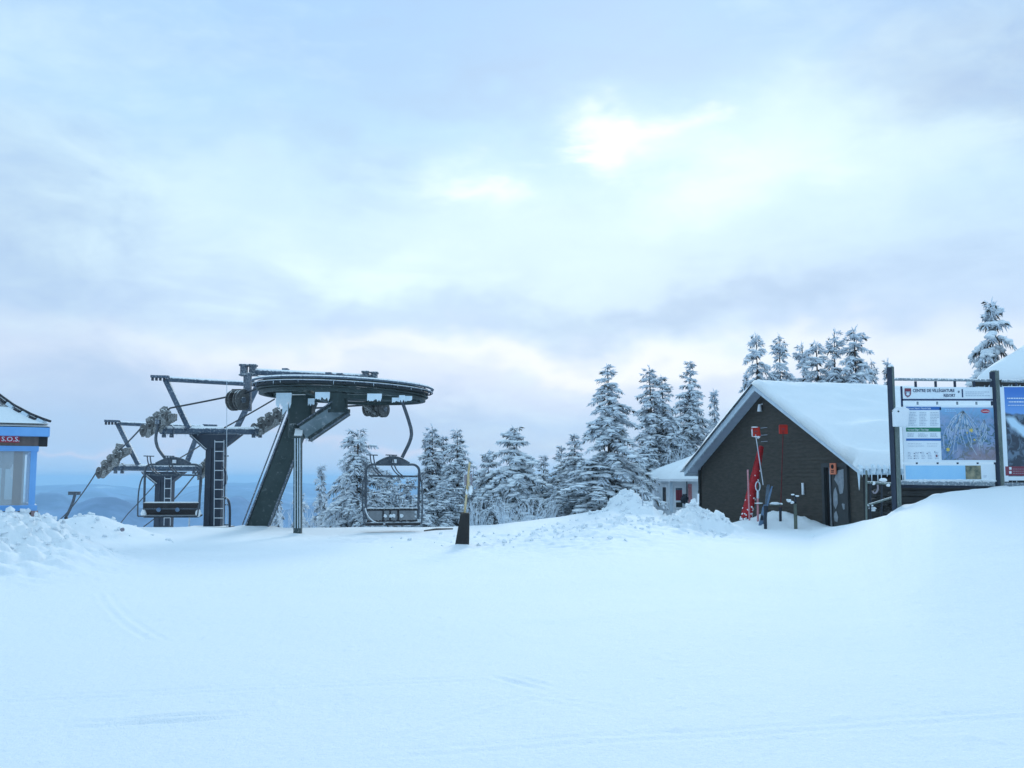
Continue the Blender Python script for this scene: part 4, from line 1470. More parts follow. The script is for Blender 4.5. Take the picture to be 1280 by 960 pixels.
# cleats beside the tilted shovel
for v in (535, 544, 552):
    g, zz = on_wall(955, v)
    tag(MB().beam(S(g - 0.1, OV - 0.07, zz), S(g + 0.35, OV - 0.07, zz), 0.02, 0.014).build('wall_bracket', M['soffit']),
        {535: 'topmost of three thin pale brackets on the shed wall beside the tilted red shovel', 544: 'middle one of three thin pale brackets on the shed wall by the tilted shovel',
         552: 'lowest of three thin pale brackets on the shed wall above the net roll'}[v], 'bracket', 'pale brackets on the shed wall')
g, zz = on_wall(1004, 611)
tag(MB().beam(S(g, OV - 0.08, zz - 0.2), S(g, OV - 0.08, zz + 0.2), 0.10, 0.04, up=N).build('thermometer_strip', M['white']), 'narrow upright white strip fixed on the shed wall left of the door', 'thermometer')
g, zz = on_wall(1044.5, 586)
sg = thing('door_sign', 'small orange sign with dark symbols above the shed door', 'sign', S(g, OV - 0.13, zz - 0.18))
MB().beam(S(g - 0.17, OV - 0.14, zz), S(g + 0.17, OV - 0.14, zz), 0.03, 0.36).build('sign_face', M['orange_sign'], sg)
mb = MB()
mb.disc(S(g, OV - 0.165, zz + 0.07), N, 0.07, 0.012, 14)
mb.beam(S(g - 0.07, OV - 0.165, zz - 0.06), S(g + 0.07, OV - 0.165, zz - 0.06), 0.012, 0.025)
mb.beam(S(g - 0.07, OV - 0.165, zz - 0.11), S(g + 0.05, OV - 0.165, zz - 0.11), 0.012, 0.025)
mb.build('sign_print', M['black'], sg)

# ------------------------------------------------------------------ tools leaning at the shed
def shovel(label, uh, vh, ub, vb, D, Db, tilt, hmat):
    top, bot = P(uh, vh, D), P(ub, vb, Db)
    t = thing('shovel', label, 'shovel', (bot.x, bot.y, bot.z))
    MB().tube([bot, top], 0.018, 7).build('handle', hmat, t, smooth=True)
    c = P(uh, vh - 3, D)
    rot = Matrix.Rotation(tilt, 3, 'Y')
    mb = MB()
    mb.box(c, (0.26, 0.025, 0.30), 0, rot)
    for s_ in (-1, 1):
        mb.box(c + rot @ Vector((s_ * 0.135, -0.03, 0)), (0.02, 0.08, 0.30), 0, rot)
    mb.box(c + rot @ Vector((0, -0.03, 0.155)), (0.26, 0.08, 0.02), 0, rot)
    b = mb.build('blade', M['red'], t, bevel=0.01)
    if tilt:
        mb = MB()
        for (ox, oz, rx, rz) in ((-0.14, 0, 0.022, 0.16), (0, -0.17, 0.15, 0.022), (-0.02, 0.17, 0.12, 0.02), (0.05, -0.2, 0.05, 0.05)):
            mb.blob(c + rot @ Vector((ox, -0.06, oz)), (rx, 0.03, rz), 8, 6, 0.15)
        mb.build('snow_crust', M['treesnow'], b, smooth=True)
    MB().box(c + rot @ Vector((0, -0.035, 0.02)), (0.12, 0.012, 0.03), 0, rot).build('blade_print', M['maroon_print'], b)
    return t


shovel('red square bladed shovel tilted on a pale handle, blade edged with snow', 944.5, 543, 954, 606, 33.6, 32.6, R(-8), M['pole_white'])
shovel('red square bladed shovel standing upright on a dark red handle against the shed', 978.8, 540, 975.5, 648, 32.9, 32.6, 0, M['dark_red'])
# rolled red safety net
nt_ = thing('rolled_net', 'bundle of rolled red safety netting leaning on the shed wall', 'safety net', P(931, 654, 32.8))
rg = random.Random(11)
mb = MB()
path, rad = [], []
for i in range(15):
    t = i / 14
    p = P(932, 650, 32.4).lerp(P(951.5, 559, 34.2), t)
    path.append(p + Vector((rg.uniform(-0.02, 0.02), 0, 0)))
    rad.append(0.17 * (1 - t) ** 0.8 + 0.07 * t + rg.uniform(-0.02, 0.02))
mb.tube(path, rad, 12)
netm = mb.build('net_roll', M['red_net'], nt_, smooth=True)
mb = MB()
for s_ in range(9):
    pp = []
    ph = s_ * 0.7
    for i in range(20):
        t = i / 19
        c = path[0].lerp(path[-1], t)
        rr = (0.175 * (1 - t) ** 0.8 + 0.075 * t) + 0.008
        a = ph + t * (8 if s_ % 2 else -8)
        pp.append(c + Vector((math.cos(a) * rr, math.sin(a) * rr, 0)))
    mb.tube(pp, 0.013, 4)
mb.build('net_cord', M['red_net'], netm)
mb = MB()
for i in range(46):
    t = rg.random() ** 3.5 * 0.8
    c = path[0].lerp(path[-1], t)
    rr = 0.185 * (1 - t) ** 0.8 + 0.08 * t
    a = rg.uniform(math.pi, 2 * math.pi)
    mb.blob(c + Vector((math.cos(a) * rr, math.sin(a) * rr, rg.uniform(-0.05, 0.05))), (rg.uniform(0.015, 0.035), 0.03, rg.uniform(0.012, 0.045)), 6, 4, 0.3, rng=rg)
mb.build('snow_flecks', M['treesnow'], netm)
# poles and short posts in the snow
def stake(name, label, pts, r, mat, caps=None, cat='pole'):
    a = pts[0]
    t = thing(name, label, cat, (a.x, a.y, a.z))
    MB().tube(pts, r, 8).build('shaft', mat, t, smooth=True)
    return t


stake('bamboo_pole', 'thin faded red pole stuck in snow left of the rolled net', [P(937, 656, 31.8), P(934.7, 587, 31.8)], 0.03, M['pink'])
t = stake('hook_pole', 'short red pole with a frosted ring on top beside the tilted shovel', [P(947.5, 659, 31.4), P(947.2, 622, 31.4)], 0.035, M['pink'])
mb = MB()
c = P(947.3, 608, 31.4)
mb.tube([c + Vector((math.cos(a) * 0.075, 0, math.sin(a) * 0.15)) for a in [2 * math.pi * i / 16 for i in range(17)]], 0.018, 6, caps=False)
mb.tube([P(947.3, 613, 31.4), P(947.3, 623, 31.4)], 0.04, 6)
mb.build('ring', M['galv'], t, smooth=True)
MB().blob(P(948.5, 629, 31.35), (0.14, 0.06, 0.022), 8, 5, 0.1).build('snow_cap', M['treesnow'], t, smooth=True)


def ski(label, u0, v0, u1, v1, D, mat, w=0.09):
    t = thing('ski', label, 'ski', P(u0, v0, D))
    a, b = P(u0, v0, D), P(u1, v1, D)
    mb = MB()
    mb.beam(a, b, w, 0.02, up=(0.2, -1, 0))
    d = (b - a).normalized()
    mb.beam(b - d * 0.02, b + d * 0.08 + Vector((0, -0.05, 0)), w * 0.8, 0.018, up=(0.2, -1, 0))
    mb.build('blade', mat, t, bevel=0.004)
    MB().box(a.lerp(b, 0.42) + Vector((0, -0.04, 0)), (w * 0.8, 0.06, 0.16)).build('binding', M['post_dark'], t, bevel=0.01)
    return t


ski('slate ski leaning right, standing nearest the dark post', 956, 655, 960, 609, 31.0, M['ski_grey'], 0.11)
ski('pale blue ski leaning right with its tip highest toward the shed door', 953, 657, 964, 611, 31.0, M['ski_blue'], 0.06)
ski('short light blue ski lying low against the dark post base', 950, 657, 955, 634, 30.9, M['ski_blue'], 0.10)
stake('dark_post', 'short navy post in the snow right under the leaning skis', [P(957, 667, 30.4), P(956.5, 632, 30.4)], 0.05, M['post_dark'], cat='post')
t = stake('dark_post', 'navy stub with a snow topped board in the heap under the upright shovel', [P(975.6, 654, 31.2), P(975.4, 634, 31.2)], 0.045, M['post_dark'], cat='post')
MB().box(P(969.5, 631.5, 31.2), (0.36, 0.12, 0.04)).build('cross_board', M['olive'], t)
mb = MB()
mb.blob(P(968.5, 629.5, 31.2), (0.18, 0.09, 0.05), 10, 6, 0.1)
mb.blob(P(976.5, 630, 31.2), (0.05, 0.06, 0.035), 8, 5, 0.1)
mb.build('snow_cap', M['treesnow'], t, smooth=True)
t = stake('olive_post', 'olive post with snow laden crosspieces standing right of the shovels', [P(994.8, 665, 30.2), P(994, 630, 30.4)], 0.055, M['olive'], cat='post')
mb = MB()
mb.beam(P(989, 619, 30.4), P(999, 620.5, 30.4), 0.05, 0.05)
mb.beam(P(984, 627, 30.4), P(995, 629, 30.4), 0.05, 0.05)
mb.beam(P(994, 630, 30.4), P(994.5, 619, 30.4), 0.05, 0.05, up=(0, -1, 0))
mb.build('crosspiece', M['post_dark'], t)
mb = MB()
for (u, v, rx, rz) in ((991, 618.3, 0.06, 0.025), (996.5, 620, 0.07, 0.025), (986.5, 626, 0.07, 0.05), (990.5, 628, 0.06, 0.045), (984.5, 625, 0.04, 0.03)):
    mb.blob(P(u, v, 30.37), (rx, 0.06, rz), 8, 5, 0.25)
mb.build('snow_cap', M['treesnow'], t, smooth=True)
stake('marker_stake', 'thin grey stake in the snow bank before the white annex', [P(803.5, 637, 30.3), P(803, 606, 30.3)], 0.018, M['pole_white'], cat='stake')
stake('marker_stake', 'short pale stake poking above the snow heap at the shed corner', [P(872.5, 632, 28.8), P(872.8, 617, 28.8)], 0.03, M['white'], cat='stake')
# debris at the foot of the heap
mb = MB()
mb.beam(P(866, 664, 27.0), P(905, 660, 27.2), 0.08, 0.03)
mb.build('x', M['bark'])
bpy.data.objects['x'].name = 'plank'
tag(bpy.data.objects['plank'], 'dark half buried plank at the foot of the snow heap', 'plank')

# ------------------------------------------------------------------ clutter by the shed's right side
rl = thing('rail_fence', 'snow topped rail fence beside the shed under the icicles', 'fence', P(1100, 640, 26.5))
for (u0, v0, u1, v1, D, r) in ((1084, 603, 1122, 605, 25.6, 0.035), (1086, 631, 1118, 621, 25.6, 0.03)):
    MB().tube([P(u0, v0, D), P(u1, v1, D)], r, 7).build('rail', M['log'], rl, smooth=True)
for u in (1083, 1088, 1102):
    MB().tube([P(u, 650, 25.8), P(u, 588 if u == 1083 else 604, 25.8)], 0.025, 7).build('fence_post', M['log'] if u == 1083 else M['post_dark'], rl)
mb = MB()
for (u, v, rx) in ((1104, 600, 0.11), (1110, 606, 0.06), (1118, 607, 0.06), (1092, 604, 0.04)):
    mb.blob(P(u, v, 25.6), (rx, 0.06, 0.05), 8, 5, 0.2)
mb.build('snow_cap', M['treesnow'], rl, smooth=True)
hs = MB().tube(bez(P(1097, 606, 25.5), P(1099, 614, 25.5), P(1093, 620, 25.5), P(1091, 614, 25.5), 10), 0.022, 6)
tag(hs.build('hose', M['grey_plate'], smooth=True), 'frosted hose looped over the rail fence beside the shed', 'hose')
mb = MB()
rg = random.Random(3)
for i in range(16):
    u, v = rg.uniform(1086, 1116), rg.uniform(615, 640)
    mb.blob(P(u, v, 26.2), (rg.uniform(0.05, 0.16), 0.12, rg.uniform(0.04, 0.12)), 7, 5, 0.35, rng=rg)
o = mb.build('firewood_heap', M['siding_dk'])
o['kind'] = 'stuff'
tag(o, 'dark jumble of stored gear under the eave behind the rail fence', 'clutter')
mb = MB()
for i in range(7):
    u, v = rg.uniform(1087, 1094), rg.uniform(630, 638)
    mb.blob(P(u, v, 25.9), (0.07, 0.06, 0.03), 7, 5, 0.35, rng=rg)
o = mb.build('snow_lump', M['treesnow'], smooth=True)
tag(o, 'patch of snow caught on the dark gear at the shed corner', 'snow')
o['kind'] = 'stuff'

# ------------------------------------------------------------------ white annex behind the shed
ax_t = thing('white_annex', 'small white panelled hut with snowy roof showing left of the brown shed', 'hut', (P(840, 630, 43.2).x, 43.2, -0.8))
A_, B_, C_ = P(818, 600, 44.6), P(837.5, 600, 43.2), P(872, 600, 43.4)
zt = A_.z + 0.05
zb = -1.0
bk = [Vector((A_.x + 0.1, 46.5, 0)), Vector((C_.x + 0.4, 46.5, 0))]
poly = [Vector((A_.x, A_.y, zb)), Vector((B_.x, B_.y, zb)), Vector((C_.x, C_.y, zb)), Vector((bk[1].x, bk[1].y, zb)), Vector((bk[0].x, bk[0].y, zb))]
MB().prism(poly, (0, 0, zt - zb)).build('wall', M['white'], ax_t)


def wall_strip(u0, u1, v0, v1, a, b, name, mat, off=0.04, th=0.04, par=ax_t):
    # rectangle on the wall plane through a..b between photo columns u0..u1
    def at(u):
        k_ = (u - 640) / FPX
        d = b - a
        s_ = (k_ * a.y - a.x) / (d.x - k_ * d.y)
        return a + d * s_
    nrm = Vector(((b - a).y, -(b - a).x, 0)).normalized()
    if nrm.y > 0:
        nrm = -nrm
    p, q = at(u0), at(u1)
    z1, z0 = P(u0, v0, p.y).z, P(u0, v1, p.y).z
    pts = [Vector((p.x, p.y, z0)), Vector((q.x, q.y, z0)), Vector((q.x, q.y, z1)), Vector((p.x, p.y, z1))]
    return MB().prism([x + nrm * off for x in pts], nrm * -th).build(name, mat, par)


w1 = wall_strip(827, 833.5, 605, 636, A_, B_, 'window_frame', M['white'], 0.05)
wall_strip(828.7, 832.5, 609, 634, A_, B_, 'window_pane', M['post_dark'], 0.065, 0.012)
wall_strip(831.2, 832.4, 615, 632, A_, B_, 'window_trim', M['bark'], 0.075, 0.008)
wall_strip(835.8, 839, 603, 640, B_, C_, 'corner_post', M['fascia'], 0.06)
w2 = wall_strip(841, 852.5, 607, 636, B_, C_, 'window_frame', M['white'], 0.05)
wall_strip(842.8, 850.8, 610, 625.5, B_, C_, 'window_pane', M['maroon_print'], 0.065, 0.012)
wall_strip(843, 850.8, 628, 634, B_, C_, 'window_pane', M['door'], 0.065, 0.012)
wall_strip(842.8, 850.8, 610, 612.5, B_, C_, 'window_trim', M['ski_grey'], 0.075, 0.008)
wall_strip(856.5, 857.5, 602, 636, B_, C_, 'panel_joint', M['post_dark'], 0.05, 0.02)
wall_strip(858.5, 863, 605, 640, B_, C_, 'panel_board', M['pink'], 0.05, 0.02)
for u in (845.5, 848.6):
    wall_strip(u, u + 0.4, 613, 624, B_, C_, 'window_bar', M['dark_red'], 0.078, 0.008)
# roof: hipped, thick snow
ap = P(888, 552, 45.0)
ev = [P(811.5, 601, 44.6), P(836, 602.5, 42.6), P(880, 603, 42.6), Vector((C_.x + 1.2, 47, A_.z)), Vector((A_.x - 0.3, 47, A_.z))]
mb = MB()
mb.add([Vector((p.x, p.y, A_.z - 0.06)) for p in ev] + [Vector((p.x, p.y, A_.z + 0.05)) for p in ev], [(4, 3, 2, 1, 0), (5, 6, 7, 8, 9)] + [(i, (i + 1) % 5, (i + 1) % 5 + 5, i + 5) for i in range(5)])
mb.build('eave_board', M['white'], ax_t)
mb = MB()
cap = Vector((P(870, 600, 45).x + 0.2, 45.0, A_.z + 1.0))
vs, fs = [], []
nring, nseg = 9, 40
for i in range(nring):
    f = i / (nring - 1)
    for k_ in range(nseg):
        t = k_ / nseg * 5
        a, b = ev[int(t) % 5], ev[(int(t) + 1) % 5]
        e = a.lerp(b, t - int(t))
        e = Vector((e.x, e.y, A_.z + 0.04))
        p = e.lerp(cap, f)
        lift = 0.24 * math.sqrt(min(1, f * 5)) + 0.04 * math.sin(t * 7)
        p.z += lift if i else 0
        vs.append(p)
for i in range(nring - 1):
    for k_ in range(nseg):
        a, b = i * nseg + k_, i * nseg + (k_ + 1) % nseg
        fs.append((a, b, b + nseg, a + nseg))
mb.add(vs, fs)
o = mb.build('roof_snow', M['snow_soft'], ax_t)
o.data.polygons.foreach_set('use_smooth', [True] * len(o.data.polygons))
tag(MB().blob(P(856, 624, 42.9), (0.18, 0.12, 0.22), 9, 7, 0.25).build('rubbish_bag', M['post_dark'], smooth=True), 'dark bag hanging at the white annex wall near the shed corner', 'bag')
# ------------------------------------------------------------------ first aid hut on the left
HD = 19.0
hx1 = P(44.5, 600, HD).x
hx0 = hx1 - 3.0
hut = thing('patrol_hut', 'brown first aid hut with bright blue trim at the left edge', 'hut', (hx1 - 1.5, HD + 1.5, 0.2))
zE = P(30, 540, 18.8).z
zs = P(30, 634.5, HD).z
zw = P(30, 561, HD).z
# lower wall, header wall (four sides built as boxes so that the window is a real opening)
yb = HD + 3.0
def ring_wall(z0, z1, th, name, mat, grow=0.0):
    mb = MB()
    x0, x1, y0, y1 = hx0 - grow, hx1 + grow, HD - grow, yb + grow
    mb.box(((x0 + x1) / 2, y0 + th / 2, (z0 + z1) / 2), (x1 - x0, th, z1 - z0))
    mb.box(((x0 + x1) / 2, y1 - th / 2, (z0 + z1) / 2), (x1 - x0, th, z1 - z0))
    mb.box((x0 + th / 2, (y0 + y1) / 2, (z0 + z1) / 2), (th, y1 - y0 - 2 * th, z1 - z0))
    mb.box((x1 - th / 2, (y0 + y1) / 2, (z0 + z1) / 2), (th, y1 - y0 - 2 * th, z1 - z0))
    return mb.build(name, mat, hut)


ring_wall(0.0, zs - 0.05, 0.10, 'lower_wall', M['hut_brown'])
ring_wall(zw + 0.04, zE - 0.02, 0.12, 'header_wall', M['hut_brown'], 0.02)
ring_wall(zs - 0.06, zs + 0.05, 0.14, 'sill', M['hut_blue'], 0.05)
ring_wall(zw - 0.05, zw + 0.05, 0.14, 'window_head', M['hut_blue'], 0.03)
for (x_, y_) in ((hx1 - 0.05, HD + 0.05), (hx0 + 0.05, HD + 0.05), (hx1 - 0.05, yb - 0.05), (hx0 + 0.05, yb - 0.05)):
    MB().box((x_, y_, (zs + zw) / 2), (0.11, 0.11, zw - zs - 0.1)).build('corner_trim', M['hut_blue'], hut)
MB().box((hx1 + 0.008, HD - 0.008, (zs - 0.06) / 2 + 0.0), (0.12, 0.12, zs - 0.06)).build('corner_board', M['hut_pink'], hut)
MB().box((hx1 - 1.5, HD + 0.06, (zs + zw) / 2), (2.85, 0.012, zw - zs - 0.1)).build('window_pane', M['glass'], hut)
MB().box((hx1 - 0.06, HD + 1.5, (zs + zw) / 2), (0.012, 2.75, zw - zs - 0.1)).build('window_pane', M['glass'], hut)
MB().box((hx1 - 0.32, HD + 0.09, (zs + zw) / 2), (0.16, 0.05, zw - zs - 0.1)).build('window_post', M['hut_brown'], hut)
MB().box((hx1 - 1.5, yb - 0.25, (zs + zw) / 2), (2.7, 0.1, zw - zs + 0.6)).build('inner_wall', M['interior'], hut)
MB().box((hx1 - 1.55, HD + 0.6, (zs + zw) / 2 - 0.2), (1.9, 0.05, zw - zs - 0.35)).build('notice_board', M['curtain'], hut)
MB().box((hx1 - 0.44, HD + 0.5, (zs + zw) / 2 - 0.12), (0.18, 0.04, 0.6)).build('inner_curtain', M['curtain'], hut)
MB().blob(P(32, 590, 19.35), (0.07, 0.04, 0.14), 8, 6, 0.3).build('hanging_coat', M['white'], hut)
MB().box((hx1 + 0.1, HD + 0.12, zE - 0.14), (0.16, 0.3, 0.26)).build('eave_bracket', M['siding_dk'], hut)
# pagoda roof
ex1 = hx1 + 0.2
cxh, cyh = hx1 - 1.5, HD + 1.5
hw, hd_ = ex1 - cxh, cyh - 18.66
ringv, ringf = [], []
tt = [(0.0, 2.60), (0.12, 2.65), (0.33, 2.75), (0.65, 2.95), (1.0, 3.24), (1.35, 3.58), (1.60, 3.88)]
off0 = (zE + 0.10) - 2.60


def rz(t):
    return np.interp(t, [a for a, b in tt], [b for a, b in tt]) + off0


mb = MB()
levels = [0.0, 0.12, 0.33, 0.65]
def hipring(t, dz_=0.0):
    zz = float(rz(t)) + dz_
    return [Vector((cxh - hw + t, cyh - hd_ + t, zz)), Vector((cxh + hw - t, cyh - hd_ + t, zz)), Vector((cxh + hw - t, cyh + hd_ - t, zz)), Vector((cxh - hw + t, cyh + hd_ - t, zz))]
def skin(mb, ts, dz_=0.0):
    vs = []
    for t in ts:
        vs += hipring(t, dz_)
    fs = []
    for i in range(len(ts) - 1):
        for k_ in range(4):
            fs.append((i * 4 + k_, i * 4 + (k_ + 1) % 4, (i + 1) * 4 + (k_ + 1) % 4, (i + 1) * 4 + k_))
    fs.append(tuple(len(vs) - 4 + k_ for k_ in range(4)))
    mb.add(vs, fs)
skin(mb, [0, 0.12, 0.33, 0.65, 1.0, 1.35, 1.60])
mb.build('roof', M['shingle'], hut)
mb = MB()
skin(mb, [0.03, 0.10, 0.2, 0.33, 0.5, 0.66], 0.05)
o = mb.build('roof_snow', M['snow_soft'], hut)
mb = MB()
mb.prism([P(-30, 508, 19.6), P(13, 508, 19.55), P(20, 513, 19.5), P(8, 501, 19.8), P(-30, 488, 20.2)], (0, 0.05, 0.03))
mb.build('snow_patch', M['snow_soft'], hut)
MB().box((cxh, cyh, zE + 0.0), (2 * hw, 2 * hd_, 0.17)).build('fascia', M['hut_blue'], hut)
for i in range(11):
    t = 0.10 + i * 0.135
    a = Vector((cxh + hw - t, cyh - hd_ + t, float(rz(t)) + 0.05))
    t2 = t + 0.10
    b = Vector((cxh + hw - t2, cyh - hd_ + t2, float(rz(t2)) + 0.06))
    MB().beam(a, b, 0.12, 0.06).build('hip_tile', M['shingle'] if i % 2 else M['fascia'], hut)
MB().tube([Vector((cxh + hw - t, cyh - hd_ + t, float(rz(t)) + 0.11)) for t in (0, 0.12, 0.33, 0.65, 1.0, 1.35, 1.60)], 0.028, 6).build('hip_flashing', M['shingle'], hut)


def text_mesh(body, size, loc, mat, parent, name='lettering', align='LEFT', rot=0.0, bold=0.0, xs=1.0, mtx=None):
    cu = bpy.data.curves.new(name, 'FONT')
    cu.body = body
    cu.size = size
    cu.align_x = align
    cu.extrude = 0.002
    cu.offset = bold
    cu.resolution_u = 2
    tmp = bpy.data.objects.new('tmp', cu)
    col.objects.link(tmp)
    dg_ = bpy.context.evaluated_depsgraph_get()
    me = bpy.data.meshes.new_from_object(tmp.evaluated_get(dg_))
    bpy.data.objects.remove(tmp)
    me.name = name
    me.materials.clear()
    me.materials.append(mat)
    o = bpy.data.objects.new(name, me)
    rotm = Matrix.Rotation(R(90), 4, 'X')
    me.transform(Matrix.Scale(xs, 4, (1, 0, 0)))
    me.transform(mtx if mtx is not None else rotm)
    q, off = parent, Vector()
    while q is not None:
        off += q.location
        q = q.parent
    o.location = Vector(loc) - off
    o.parent = parent
    col.objects.link(o)
    return o


px = 1 / FPX
sos = thing('rescue_sign', 'red sign with white cross and S.O.S. letters on the left hut', 'sign', P(8, 552, HD - 0.05))
MB().box(P(3.5, 549.2, HD - 0.045), (43 * HD * px, 0.03, 8.6 * HD * px)).build('sign_board', M['red_print'], sos)
text_mesh('S.O.S.', 8.0 * HD * px, P(4.6, 552.1, HD - 0.064), M['white_print'], sos, bold=0.0015, xs=1.06)
mb = MB()
c = P(-0.5, 549.2, HD - 0.062)
mb.box(c, (0.11, 0.004, 0.035))
mb.box(c, (0.035, 0.005, 0.11))
mb.build('cross', M['white_print'], sos)
piv, ang = Vector((hx1, HD, 0)), R(28)
rz_ = Matrix.Rotation(ang, 3, 'Z')
for o in (hut, sos):
    o.location = piv + rz_ @ (o.location - piv)
    o.rotation_euler = (0, 0, ang)
# loose blocks on the heap
for (u, v, D, s_, lab) in ((59, 650, 18.6, (0.11, 0.16, 0.15), 'upright block of snow on the heap edge right of the hut'), (63, 657, 18.4, (0.13, 0.14, 0.10), 'low lump of snow beside the hut heap')):
    o = MB().blob(P(u, v + 3, D), s_, 7, 5, 0.22).build('snow_block', M['snow_soft'])
    tag(o, lab, 'snow block')
tag(MB().blob(P(153, 662, 25.3), (0.06, 0.05, 0.05), 7, 5, 0.25).build('dark_stone', M['grey_plate']), 'small grey stone showing in snow below the left mound', 'stone')

def chunks(cu, cv, cD, sx, sy, n, smin, smax, seed, label):
    rg_ = random.Random(seed)
    c = P(cu, cv, cD)
    mb = MB()
    xs = [c.x + rg_.gauss(0, sx) for _ in range(n)]
    ys = [c.y + rg_.gauss(0, sy) for _ in range(n)]
    zs_ = ground_z(np.array(xs), np.array(ys))
    for x_, y_, z_ in zip(xs, ys, zs_):
        s0 = rg_.uniform(smin, smax) * rg_.choice((0.6, 0.8, 1.0, 1.0))
        rot = Matrix.Rotation(rg_.uniform(0, 3.1), 3, Vector((rg_.uniform(-1, 1), rg_.uniform(-1, 1), rg_.uniform(-1, 1))).normalized())
        hx_, hy_, hz_ = s0 * rg_.uniform(0.7, 1.3), s0 * rg_.uniform(0.6, 1.1), s0 * rg_.uniform(0.45, 0.8)
        vs = [Vector((x_, y_, float(z_) + 0.2 * s0)) + rot @ Vector((a * hx_ * rg_.uniform(0.6, 1), b * hy_ * rg_.uniform(0.6, 1), k * hz_ * rg_.uniform(0.6, 1))) for k in (-1, 1) for b in (-1, 1) for a in (-1, 1)]
        mb.add(vs, [(0, 2, 3, 1), (4, 5, 7, 6), (0, 1, 5, 4), (2, 6, 7, 3), (0, 4, 6, 2), (1, 3, 7, 5)])
    o = mb.build('snow_chunks', M['snow_soft'], kind='stuff')
    o.modifiers.new('bevel', 'BEVEL').width = 0.018
    tag(o, label, 'snow chunks')


chunks(8, 660, 17.2, 0.62, 1.3, 150, 0.03, 0.095, 1, 'broken snow chunks on the heap before the left hut')
chunks(874, 642, 28.0, 0.42, 0.5, 110, 0.04, 0.12, 2, 'broken snow chunks on the heap at the shed left corner')
chunks(786, 625, 30.8, 0.5, 0.6, 60, 0.05, 0.12, 3, 'broken snow chunks on the bank before the white annex')
chunks(690, 665, 25.5, 2.0, 1.8, 130, 0.03, 0.075, 4, 'scattered snow crumbs on the churned snow right of the padded post')
chunks(120, 655, 25.6, 0.9, 0.5, 40, 0.03, 0.08, 5, 'snow crumbs on the low mound right of the hut')
chunks(830, 664, 26.5, 0.9, 0.6, 50, 0.03, 0.09, 6, 'snow crumbs along the foot of the ploughed bank')

# ------------------------------------------------------------------ trail map signboard
SD_ = 22.0
smap = thing('trail_map_board', 'large timber framed ski trail map board with header and white panels', 'information board', P(1182, 628, SD_))


def pm(u, v, off=0.0):
    return P(u, v, SD_) + Vector((0, off, 0))


def panel(u0, u1, v0, v1, off, th, name, mat, par, bevel=0.0):
    a, b = P(u0, v1, SD_), P(u1, v0, SD_)
    c = Vector(((a.x + b.x) / 2, SD_ + off + th / 2, (a.z + b.z) / 2))
    return MB().box(c, (b.x - a.x, th, b.z - a.z)).build(name, mat, par, bevel=bevel)


def square_post(u, v0, v1, w, rotd, par, D=SD_, name='post'):
    a, b = P(u, v1, D), P(u, v0, D)
    rot = Matrix.Rotation(R(rotd), 3, 'Z')
    mb = MB()
    L = b.z - a.z
    mb.box((a.x, D, (a.z + b.z) / 2), (w, w, L), 0, rot)
    o = mb.build(name, M['log'], par, bevel=0.02)
    # thin sheet whose dark colour paints shade on the left face
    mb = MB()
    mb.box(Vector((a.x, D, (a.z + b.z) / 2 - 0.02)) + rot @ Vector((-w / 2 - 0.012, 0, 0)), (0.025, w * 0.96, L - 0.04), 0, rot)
    mb.build('shade_sheet', M['log_dk'], o)
    MB().blob((a.x, D, b.z), (w * 0.55, w * 0.55, 0.05), 8, 5, 0.15).build('snow_cap', M['treesnow'], o, smooth=True)
    return o


square_post(1120.5, 458, 640, 0.118, 40, smap)
square_post(1251, 463, 618, 0.14, 24, smap)
MB().tube([P(1121.5, 531, SD_ - 0.13), P(1124.5, 640, SD_ - 0.13)], 0.05, 8).build('brace_pole', M['log'], smap, smooth=True)
MB().tube([P(1117, 474, SD_), P(1246, 475.5, SD_)], 0.035, 8).build('top_rail', M['rail'], smap, smooth=True)
MB().beam(P(1122, 603, SD_), P(1243, 605, SD_), 0.10, 0.10).build('bottom_rail', M['rail'], smap, bevel=0.015)
MB().beam(P(1122, 608, SD_ + 0.12), P(1243, 608, SD_ + 0.12), 0.05, 0.06).build('lower_rail', M['log_dk'], smap)
mb = MB()
rg = random.Random(8)
for i in range(44):
    u = rg.uniform(1123, 1242)
    mb.blob(P(u, 601.0, SD_ - 0.02), (rg.uniform(0.03, 0.08), 0.06, rg.uniform(0.015, 0.045)), 7, 5, 0.2, rng=rg)
mb.build('rail_snow', M['treesnow'], smap, smooth=True)
for u in (1144.5, 1169.5, 1193.5, 1217.5):
    MB().box(pm(u, 480.5, 0.0), (0.045, 0.04, 0.14)).build('hanger_strap', M['log_dk'], smap)
for u in (1147, 1171.5, 1196.5, 1220.5):
    MB().box(pm(u, 504, 0.0), (0.035, 0.03, 0.07)).build('hanger_strap', M['rail'], smap)
for u in (1146, 1172, 1197, 1222):
    MB().box(pm(u, 578.5, 0.0), (0.035, 0.03, 0.06)).build('hanger_strap', M['log_dk'], smap)
hd = panel(1127, 1242, 484, 501.5, -0.03, 0.03, 'header_panel', M['panel_white'], smap)
panel(1128, 1242, 498.8, 500.8, -0.037, 0.005, 'header_stripe', M['navy'], hd)
panel(1126.3, 1127.3, 483, 510, -0.03, 0.03, 'panel_edge', M['navy'], smap)
text_mesh('CENTRE DE VILLÉGIATURE', 5.5 * SD_ * px, P(1140.3, 490.2, SD_) + Vector((0, -0.036, 0)), M['navy'], hd, bold=0.0008, xs=0.80)
text_mesh('RESORT', 5.2 * SD_ * px, P(1193.5, 496.2, SD_) + Vector((0, -0.036, 0)), M['navy'], hd, align='RIGHT', bold=0.0008, xs=0.80)
text_mesh('#', 3.6 * SD_ * px, P(1196.6, 490.8, SD_) + Vector((0, -0.036, 0)), M['navy'], hd, bold=0.001)
